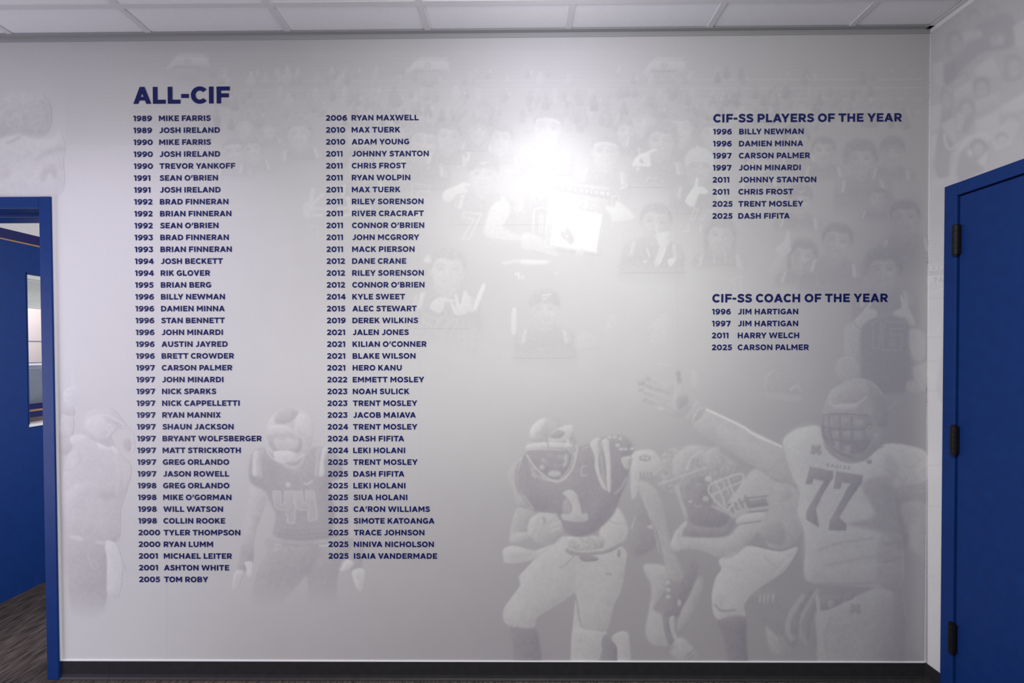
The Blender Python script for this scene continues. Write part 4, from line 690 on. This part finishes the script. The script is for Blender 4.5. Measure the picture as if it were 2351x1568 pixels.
for x, y, a_, b_, t_ in ((300, 332, 20, 16, .56), (370, 315, 28, 10, .52), (445, 330, 26, 14, .54), (330, 392, 20, 20, .50), (385, 385, 22, 20, .52), (440, 395, 24, 24, .48), (330, 440, 12, 16, .6), (390, 460, 20, 18, .55), (500, 380, 20, 30, .48), (530, 400, 14, 22, .5)): E(x, y, a_*1.1, b_*1.1, t_, .7, 3)
E(385, 425, 22, 12, .26, .8, 1)
for q in ([(256, 290), (360, 284), (482, 292)], [(254, 350), (370, 362), (502, 356)], [(264, 402), (380, 420), (492, 416)], [(345, 288), (348, 380), (352, 465)], [(405, 298), (406, 490)], [(288, 292), (296, 380), (318, 445)], [(262, 300), (266, 400), (330, 470), (420, 508)]): L(q, .24, 9, .85, 1)
for q in ([(256, 282), (360, 276), (470, 284)], [(470, 370), (500, 345)], [(330, 485), (390, 528), (470, 520), (500, 500)]): L(q, .56, 6, .8, 1)
L([(590, 260), (620, 235), (635, 225)], .55, 7, .7); L([(440, 510), (500, 470), (570, 445)], .36, 10, .7); P([(480, 515), (505, 515), (500, 535), (482, 532)], .36, .9)
# --- over the left doorway
fig('player_print', 'faint printed player in white jersey above the left doorway'); CTX = Z(0, 150, 4.75)
P([(-900, 900), (-300, 830), (0, 790), (180, 755), (330, 775), (480, 800), (590, 790), (640, 712), (690, 780), (715, 920), (690, 1050), (700, 1300), (500, 1420), (-900, 1450)], .88, .9, 4); P([(-160, 380), (0, 350), (140, 310), (400, 300), (540, 400), (560, 640), (470, 770), (300, 760), (180, 740), (0, 800), (-160, 820)], .72, .8, 5, tex=.05)
L([(0, 350), (120, 310), (250, 255)], .80, 16, .6, 3); L([(180, 330), (300, 315), (420, 320), (545, 400)], .78, 10, .6, 2); L([(140, 580), (180, 525), (225, 600), (210, 720)], .86, 16, .7, 2); L([(70, 640), (200, 720)], .84, 12, .7, 2); L([(40, 540), (150, 590), (190, 640)], .82, 12, .7, 2)
for i in range(6): L([(280+i*38, 600+i*4), (420+i*22, 740-i*8)], .83, 10, .6, 1.5)
for i in range(34): E(_r.uniform(300, 540), _r.uniform(340, 560), 8, 7, .84, .5, 1.5)
L([(65, 855), (150, 820), (225, 775)], .66, 26, .7, 2); L([(120, 1060), (250, 1010), (340, 940)], .76, 14, .6, 3); P([(360, 1050), (480, 940), (640, 870), (720, 930), (600, 950)], .70, .7, 3); P([(440, 1200), (480, 1110), (550, 1065), (620, 1140), (600, 1260), (570, 1180), (530, 1170), (490, 1260), (455, 1270)], .68, .8, 3); L([(670, 1040), (690, 1160)], .76, 20, .6, 3); P([(-60, 1060), (60, 1080), (120, 1190), (40, 1230), (-60, 1200)], .78, .7, 5)
FIG = 0
# joins between the printed sheets
CTX = Z(0, 0, 1)
for u in (383, 963, 1556): L([(u-3, 75), (u, 800), (u+1, 1520)], .40, 1.4, .22, .6, smooth=False)
# --- the side wall print: a stadium crowd, a sign and pale rails
CTX = Z(2050, 0, 2.8)
_o = tone[:, 2131-CU0:]; _o[:] = np.interp(np.arange(CH)+CV0, [0, 300, 500, 700, 1000, 1520], [.50, .58, .72, .94, 1.0, .96])[:, None] + .02*_n[:, 2131-CU0:]
RELIEF = .02
def blob(p, t, a=.8, soft=3, sm=None): P(p, t, a, soft, smooth=len(p) > 5 if sm is None else sm)
blob([(560, 150), (760, 90), (780, 290), (560, 350), (350, 540), (330, 450), (450, 330)], .36); blob([(330, 420), (400, 380), (420, 500), (340, 560)], .36); blob([(300, 800), (320, 560), (390, 540), (380, 760)], .44)
for p, t_ in (([(245, 340), (350, 290), (360, 350), (250, 400)], .52), ([(345, 250), (400, 205), (440, 240), (440, 330), (380, 370), (340, 320)], .44), ([(375, 260), (440, 240), (435, 330), (385, 360)], .58),
 ([(440, 210), (570, 190), (580, 240), (470, 280)], .62), ([(250, 420), (325, 390), (325, 560), (280, 560)], .64), ([(400, 520), (460, 460), (490, 480), (480, 540)], .62), ([(525, 440), (650, 360), (655, 400), (690, 480), (540, 500)], .66),
 ([(620, 250), (680, 220), (680, 290), (640, 300)], .58), ([(770, 170), (860, 120), (860, 320), (790, 300)], .64), ([(700, 470), (760, 390), (830, 420), (830, 520), (720, 530)], .44), ([(745, 430), (800, 410), (805, 490), (760, 510)], .58),
 ([(390, 580), (525, 515), (520, 590), (400, 640)], .66), ([(515, 580), (570, 490), (625, 510), (620, 620), (540, 630)], .44), ([(530, 570), (600, 540), (605, 610), (545, 625)], .60), ([(325, 640), (345, 560), (385, 560), (370, 700), (330, 720)], .60),
 ([(240, 690), (320, 665), (300, 820), (240, 860)], .70), ([(390, 690), (520, 640), (540, 720), (480, 850), (400, 860)], .48), ([(410, 720), (470, 740), (440, 860), (405, 840)], .66), ([(530, 650), (690, 590), (680, 660), (540, 720)], .64),
 ([(530, 780), (690, 700), (680, 850), (540, 880)], .72), ([(690, 690), (860, 590), (860, 700), (700, 740)], .72), ([(315, 800), (400, 755), (410, 900), (360, 960), (330, 900)], .66), ([(640, 850), (760, 760), (820, 800), (760, 920), (650, 960)], .70),
 ([(240, 880), (290, 850), (280, 1030), (240, 1020)], .72), ([(300, 830), (340, 860), (400, 960), (360, 1160), (290, 1140), (270, 1040)], .46), ([(410, 970), (460, 890), (600, 850), (640, 900), (500, 960), (430, 980)], .76), ([(375, 980), (440, 965), (430, 1080), (400, 1160), (360, 1140)], .68),
 ([(440, 980), (560, 900), (620, 960), (600, 1080), (500, 1140), (410, 1160)], .48), ([(540, 1040), (620, 960), (600, 1090)], .78), ([(480, 960), (520, 950), (510, 1010), (480, 1000)], .82), ([(640, 910), (720, 880), (770, 920), (660, 970)], .74), ([(245, 1180), (300, 1150), (410, 1130), (400, 1180), (300, 1220), (250, 1220)], .70)): blob(p, t_)
def head(x, y, r, hair, face): E(x, y-r*.25, r*1.05, r*1.1, hair, .85, 3); E(x+r*.12, y+r*.3, r*.78, r*.92, face, .8, 3); E(x-r*.15, y+r*.25, r*.14, r*.1, hair, .5, 2); E(x+r*.4, y+r*.2, r*.14, r*.1, hair, .5, 2)
for x, y, r, h, f_ in ((395, 258, 46, .40, .56), (568, 560, 50, .40, .60), (775, 420, 56, .42, .58), (470, 690, 42, .46, .64), (340, 620, 30, .44, .60), (520, 110, 40, .40, .54), (640, 70, 34, .42, .54), (690, 250, 34, .44, .6), (545, 950, 46, .46, .66), (455, 500, 32, .40, .58), (700, 900, 40, .50, .72)): head(x, y, r, h, f_)
for i in range(90):                             # the crowd goes on along the wall
    x, y = _r.uniform(880, 1640), _r.uniform(-150, 900); q = _r.uniform(.45, .75); w = _r.uniform(50, 120)
    if _r.random() < .45: head(x, y, w*.5, q-.1, q+.08)
    else: P([(x, y), (x+w, y-w*.4), (x+w*.9, y+w*.4), (x-w*.1, y+w*.8)], q, .8, 3, smooth=False)
L([(330, 860), (345, 940), (380, 960), (420, 925)], .76, 16, .8, 1.5); L([(560, 690), (690, 640)], .56, 10, .7, 1.5); L([(400, 610), (520, 560)], .56, 8, .6, 1.5); L([(700, 560), (860, 510)], .58, 14, .7, 2)
for y in range(700, 860, 22): L([(240, y+10), (318, y-6)], .60, 6, .5, 1)
CTX = Z(2050, 500, 2.8)
for y in range(-120, 300, 20): L([(226, y+14), (344, y)], .68, 6, .6, 1)
P([(226, 312), (342, 300), (342, 355), (226, 360)], .74, .9, 1, smooth=False); TX('EXIT', 236, 344, 30, .97, .95, .4, rot=-3, gap=3, wt=.3); P([(226, 375), (342, 368), (342, 425), (226, 435)], .94, .9, 1, smooth=False); TX('7A', 258, 420, 34, .66, .9, .4, rot=-4, gap=4)
L([(225, 500), (335, 450)], .98, 9, .8, 1); L([(225, 520), (335, 515)], .76, 8, .6, 1)
for y, t_ in ((362, .6), (748, .98), (765, .8), (920, .80), (1000, .98), (1015, .98), (1110, .82), (1310, .98), (1575, .98), (1590, .80), (1850, .82), (2300, .84)): L([(218, y+4), (342, y+4)], t_, 7, .6, 1)
P([(290, 1010), (320, 860), (345, 840), (345, 1200), (310, 1180), (280, 1100)], .80, .6, 2)
# the grain and cloth texture of the photographs
def _nz(a, b): q = rng.standard_normal((CH, CW)).astype(np.float32); q = blur(q, a) - blur(q, b); return q/q.std()
_w = blur((who > 0).astype(np.float32), 2); _f = blur((who > len(FIGS)-7).astype(np.float32), 2)
tone += .008*_nz(1, 3) + _w*.010*_nz(2, 6) + _f*(.007*_nz(3, 9) + .010*_nz(6, 18))
np.clip(tone, 0, 1.02, out=tone)
# --- sheets of print: the backdrop, and every figure cut out of it
M_PRINT = bpy.data.materials.new('mural_print'); M_PRINT.use_nodes = True
_nt = M_PRINT.node_tree; _b = _nt.nodes['Principled BSDF']; _at = _nt.nodes.new('ShaderNodeAttribute'); _at.attribute_name = 'ink'
_rp = _nt.nodes.new('ShaderNodeValToRGB'); _rp.color_ramp.elements[0].color = INK_DARK; _rp.color_ramp.elements[1].color = INK_LIGHT
_e = _rp.color_ramp.elements.new(.5); _e.color = INK_MID
_nt.links.new(_at.outputs['Fac'], _rp.inputs['Fac']); _nt.links.new(_rp.outputs['Color'], _b.inputs['Base Color'])
_b.inputs['Roughness'].default_value = PRINT_ROUGH; _b.inputs['Specular IOR Level'].default_value = PRINT_SPEC
def largest(keep):
    """the biggest connected patch of cells"""
    lab = np.zeros(keep.shape, np.int32); n, m = keep.shape; best, k = (0, 0), 0
    for i0, j0 in zip(*np.nonzero(keep)):
        if lab[i0, j0]: continue
        k += 1; st = [(i0, j0)]; lab[i0, j0] = k; c = 0
        while st:
            i, j = st.pop(); c += 1
            for a, b in ((i+1, j), (i-1, j), (i, j+1), (i, j-1)):
                if 0 <= a < n and 0 <= b < m and keep[a, b] and not lab[a, b]: lab[a, b] = k; st.append((a, b))
        best = max(best, (c, k))
    return lab == best[1]
def sheet(name, mask, step, place, parent, u0, u1, v0, v1, label=None):
    """mesh of the cells of one figure, carrying the tone of the print in its vertices"""
    us, vs = np.arange(u0, u1+.01, step), np.arange(v0, v1+.01, step); U, V = np.meshgrid(us, vs)
    n, m = U.shape; cu, cv = (U[:-1, :-1]+step/2-CU0).astype(int), (V[:-1, :-1]+step/2-CV0).astype(int)
    keep = mask(cu, cv)
    if not keep.any(): return None
    if label: keep = largest(keep)
    I = np.arange(n*m).reshape(n, m); q = np.stack([I[1:, :-1], I[1:, 1:], I[:-1, 1:], I[:-1, :-1]], -1)[keep]
    used, q = np.unique(q, return_inverse=True); q = q.reshape(-1, 4)
    uu, vv = U.ravel()[used], V.ravel()[used]; co = place(uu, vv)
    me = bpy.data.meshes.new(name); me.vertices.add(len(used)); me.vertices.foreach_set('co', co.astype(np.float32).ravel())
    me.loops.add(q.size); me.loops.foreach_set('vertex_index', q.astype(np.int32).ravel()); me.polygons.add(len(q))
    me.polygons.foreach_set('loop_start', np.arange(0, q.size, 4, dtype=np.int32)); me.polygons.foreach_set('loop_total', np.full(len(q), 4, np.int32))
    me.update(calc_edges=True)
    a = me.attributes.new('ink', 'FLOAT', 'POINT'); a.data.foreach_set('value', tone[np.clip((vv-CV0).astype(int), 0, CH-1), np.clip((uu-CU0).astype(int), 0, CW-1)].ravel())
    o = new_obj(name, me, M_PRINT); local(o, parent)
    if label: o['label'] = label
    return o
def pl_back(y):
    def f(u, v):
        p = on_back(u, v, y); p[:, 0] = np.minimum(p[:, 0], XR-.0012); p[:, 2] = np.clip(p[:, 2], ZB-.01, ZC-.003); return p
    return f
def pl_right(off):
    def f(u, v):
        p = on_right(u, v, off); s = np.maximum((p-RP) @ RD, .0012); z = np.clip(p[:, 2], ZB-.01, ZC-.003); q = RP + RN*off + RD*s[:, None]; q[:, 2] = z; return q
    return f
mural = tag(empty('wall_mural', (0, -.001, ZB)), 'faded grey football photo mural covering the wall behind the name lists', 'mural')
door_cells = lambda cu, cv: ~((cu+CU0 < 116) & (cv+CV0 > 459))
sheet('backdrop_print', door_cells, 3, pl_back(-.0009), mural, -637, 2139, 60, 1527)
for k, (nm, lb) in enumerate(FIGS, 1):
    vv, uu = np.nonzero(who == k)
    if len(uu) < 40: continue
    sheet(nm, lambda cu, cv, k=k: (who[cv, cu] == k) & door_cells(cu, cv) & (cu+CU0 < 2130), 2, pl_back(-.0013), mural, max(-636, uu.min()+CU0-2)//2*2, min(2136, uu.max()+CU0+2), max(70, vv.min()+CV0-2)//2*2, min(1526, vv.max()+CV0+2), lb)
side = tag(empty('wall_mural', tuple(RP + RN*.001 + np.array([0, 0, ZB]))), 'faded stadium crowd mural on the right side wall around the blue door', 'mural')
_cut = right_sz(2172, 700)[0]
def right_cells(cu, cv):
    p = on_right(cu+CU0, cv+CV0); return ~((((p-RP) @ RD) > _cut+.02) & (p[..., 2] < FTR-.02))
sheet('crowd_print', right_cells, 2, pl_right(.0009), side, 2121, 2651, -57, 1575)
# ---------------------------------------------------------------- the lettering on the mural
Y_TEXT = -.0024
def slope(v): return -.0062 + (v-80)*.0085/1440
def text_mesh(name, text, u, v, cap, parent, t=.255, h=.215, width=None, label=None):
    """lettering whose ink starts at photo column u with its baseline on row v"""
    V, Fc, w = layout(text, t, h); k = (width / (w*cap)) if width else 1.0
    lean = .0125 - (u-300)*.0000137
    x = u + V[:, 0]*cap*k - lean*V[:, 1]*cap; y = v - V[:, 1]*cap + slope(v)*V[:, 0]*cap*k
    P = on_back(x, y, Y_TEXT)
    me = bpy.data.meshes.new(name); me.from_pydata(P.tolist(), [], Fc); me.update()
    o = new_obj(name, me, M_NAVY); local(o, parent)
    if label: o['label'] = label
    return o
C1 = """1989 MIKE FARRIS|1989 JOSH IRELAND|1990 MIKE FARRIS|1990 JOSH IRELAND|1990 TREVOR YANKOFF|1991 SEAN O'BRIEN|1991 JOSH IRELAND|1992 BRAD FINNERAN|1992 BRIAN FINNERAN|1992 SEAN O'BRIEN|1993 BRAD FINNERAN|1993 BRIAN FINNERAN|1994 JOSH BECKETT|1994 RIK GLOVER|1995 BRIAN BERG|1996 BILLY NEWMAN|1996 DAMIEN MINNA|1996 STAN BENNETT|1996 JOHN MINARDI|1996 AUSTIN JAYRED|1996 BRETT CROWDER|1997 CARSON PALMER|1997 JOHN MINARDI|1997 NICK SPARKS|1997 NICK CAPPELLETTI|1997 RYAN MANNIX|1997 SHAUN JACKSON|1997 BRYANT WOLFSBERGER|1997 MATT STRICKROTH|1997 GREG ORLANDO|1997 JASON ROWELL|1998 GREG ORLANDO|1998 MIKE O'GORMAN|1998 WILL WATSON|1998 COLLIN ROOKE|2000 TYLER THOMPSON|2000 RYAN LUMM|2001 MICHAEL LEITER|2001 ASHTON WHITE|2005 TOM ROBY""".split('|')
C2 = """2006 RYAN MAXWELL|2010 MAX TUERK|2010 ADAM YOUNG|2011 JOHNNY STANTON|2011 CHRIS FROST|2011 RYAN WOLPIN|2011 MAX TUERK|2011 RILEY SORENSON|2011 RIVER CRACRAFT|2011 CONNOR O'BRIEN|2011 JOHN MCGRORY|2011 MACK PIERSON|2012 DANE CRANE|2012 RILEY SORENSON|2012 CONNOR O'BRIEN|2014 KYLE SWEET|2015 ALEC STEWART|2019 DEREK WILKINS|2021 JALEN JONES|2021 KILIAN O'CONNER|2021 BLAKE WILSON|2021 HERO KANU|2022 EMMETT MOSLEY|2023 NOAH SULICK|2023 TRENT MOSLEY|2023 JACOB MAIAVA|2024 TRENT MOSLEY|2024 DASH FIFITA|2024 LEKI HOLANI|2025 TRENT MOSLEY|2025 DASH FIFITA|2025 LEKI HOLANI|2025 SIUA HOLANI|2025 CA'RON WILLIAMS|2025 SIMOTE KATOANGA|2025 TRACE JOHNSON|2025 NINIVA NICHOLSON|2025 ISAIA VANDERMADE""".split('|')
C3 = """1996 BILLY NEWMAN|1996 DAMIEN MINNA|1997 CARSON PALMER|1997 JOHN MINARDI|2011 JOHNNY STANTON|2011 CHRIS FROST|2025 TRENT MOSLEY|2025 DASH FIFITA""".split('|')
C4 = "1996 JIM HARTIGAN|1997 JIM HARTIGAN|2011 HARRY WELCH|2025 CARSON PALMER".split('|')
def interp(a, b, c, n):
    """row positions through first, middle, last"""
    return np.polyval(np.polyfit([0, (n-1)/2, n-1], [a, b, c], 2), np.arange(n))
def column(lines, label, yu, nu, vb, cap, heading=None):
    root = tag(empty('name_list', tuple(on_back(yu[0], vb[-1]+8))), label, 'wall lettering')
    if heading: text_mesh('heading', heading[0], heading[1], heading[2], heading[3], root, .26, .22, heading[4])
    for i, s in enumerate(lines):
        y, nm = s.split(' ', 1)
        row = text_mesh('name', nm, nu[i], vb[i] + slope(vb[i])*(nu[i]-yu[i]), cap, root)
        text_mesh('year', y, yu[i], vb[i], cap, row)
    return root
t0 = tag(empty('title_lettering', tuple(on_back(306, 238))), 'largest navy heading reading ALL-CIF above the left list', 'wall lettering')
for ch, u, w in zip('ALL-CIF', (306, 351, 385.2, 416, 438.2, 479.8, 497.3), (41.2, 29.6, 29.3, 17.8, 36.4, 10.7, 30.6)):
    text_mesh('hyphen' if ch == '-' else 'letter', ch, u, 238.4 + slope(238)*(u-306), 38.8, t0, .27, .235, w)
n1, n2 = len(C1), len(C2)
column(C1, 'left navy column of forty years and names under the largest heading', interp(305.8, 311.8, 319.3, n1), interp(364.8, 370.8, 376.6, n1), interp(278.2, 810.0, 1336.4, n1), 12.6)
column(C2, 'middle navy column of years and names starting with 2006', interp(748.2, 750.7, 754.3, n2), interp(807.2, 809.3, 812.5, n2), interp(277.0, 782.8, 1282.6, n2), 12.6)
n3 = len(C3)
column(C3, 'navy list headed CIF-SS PLAYERS OF THE YEAR, upper right', interp(1637, 1636.2, 1635.5, n3), interp(1697, 1695.8, 1695, n3), interp(308.6, 405.2, 502.2, n3), 12.7, ('CIF-SS PLAYERS OF THE YEAR', 1637.6, 281, 19.2, 433.4))
column(C4, 'navy list headed CIF-SS COACH OF THE YEAR, right of centre', interp(1634.6, 1634.4, 1634.2, 4), interp(1694, 1693.8, 1693.6, 4), interp(721.8, 762.8, 803.8, 4), 12.7, ('CIF-SS COACH OF THE YEAR', 1635.3, 694.2, 19.2, 403.5))
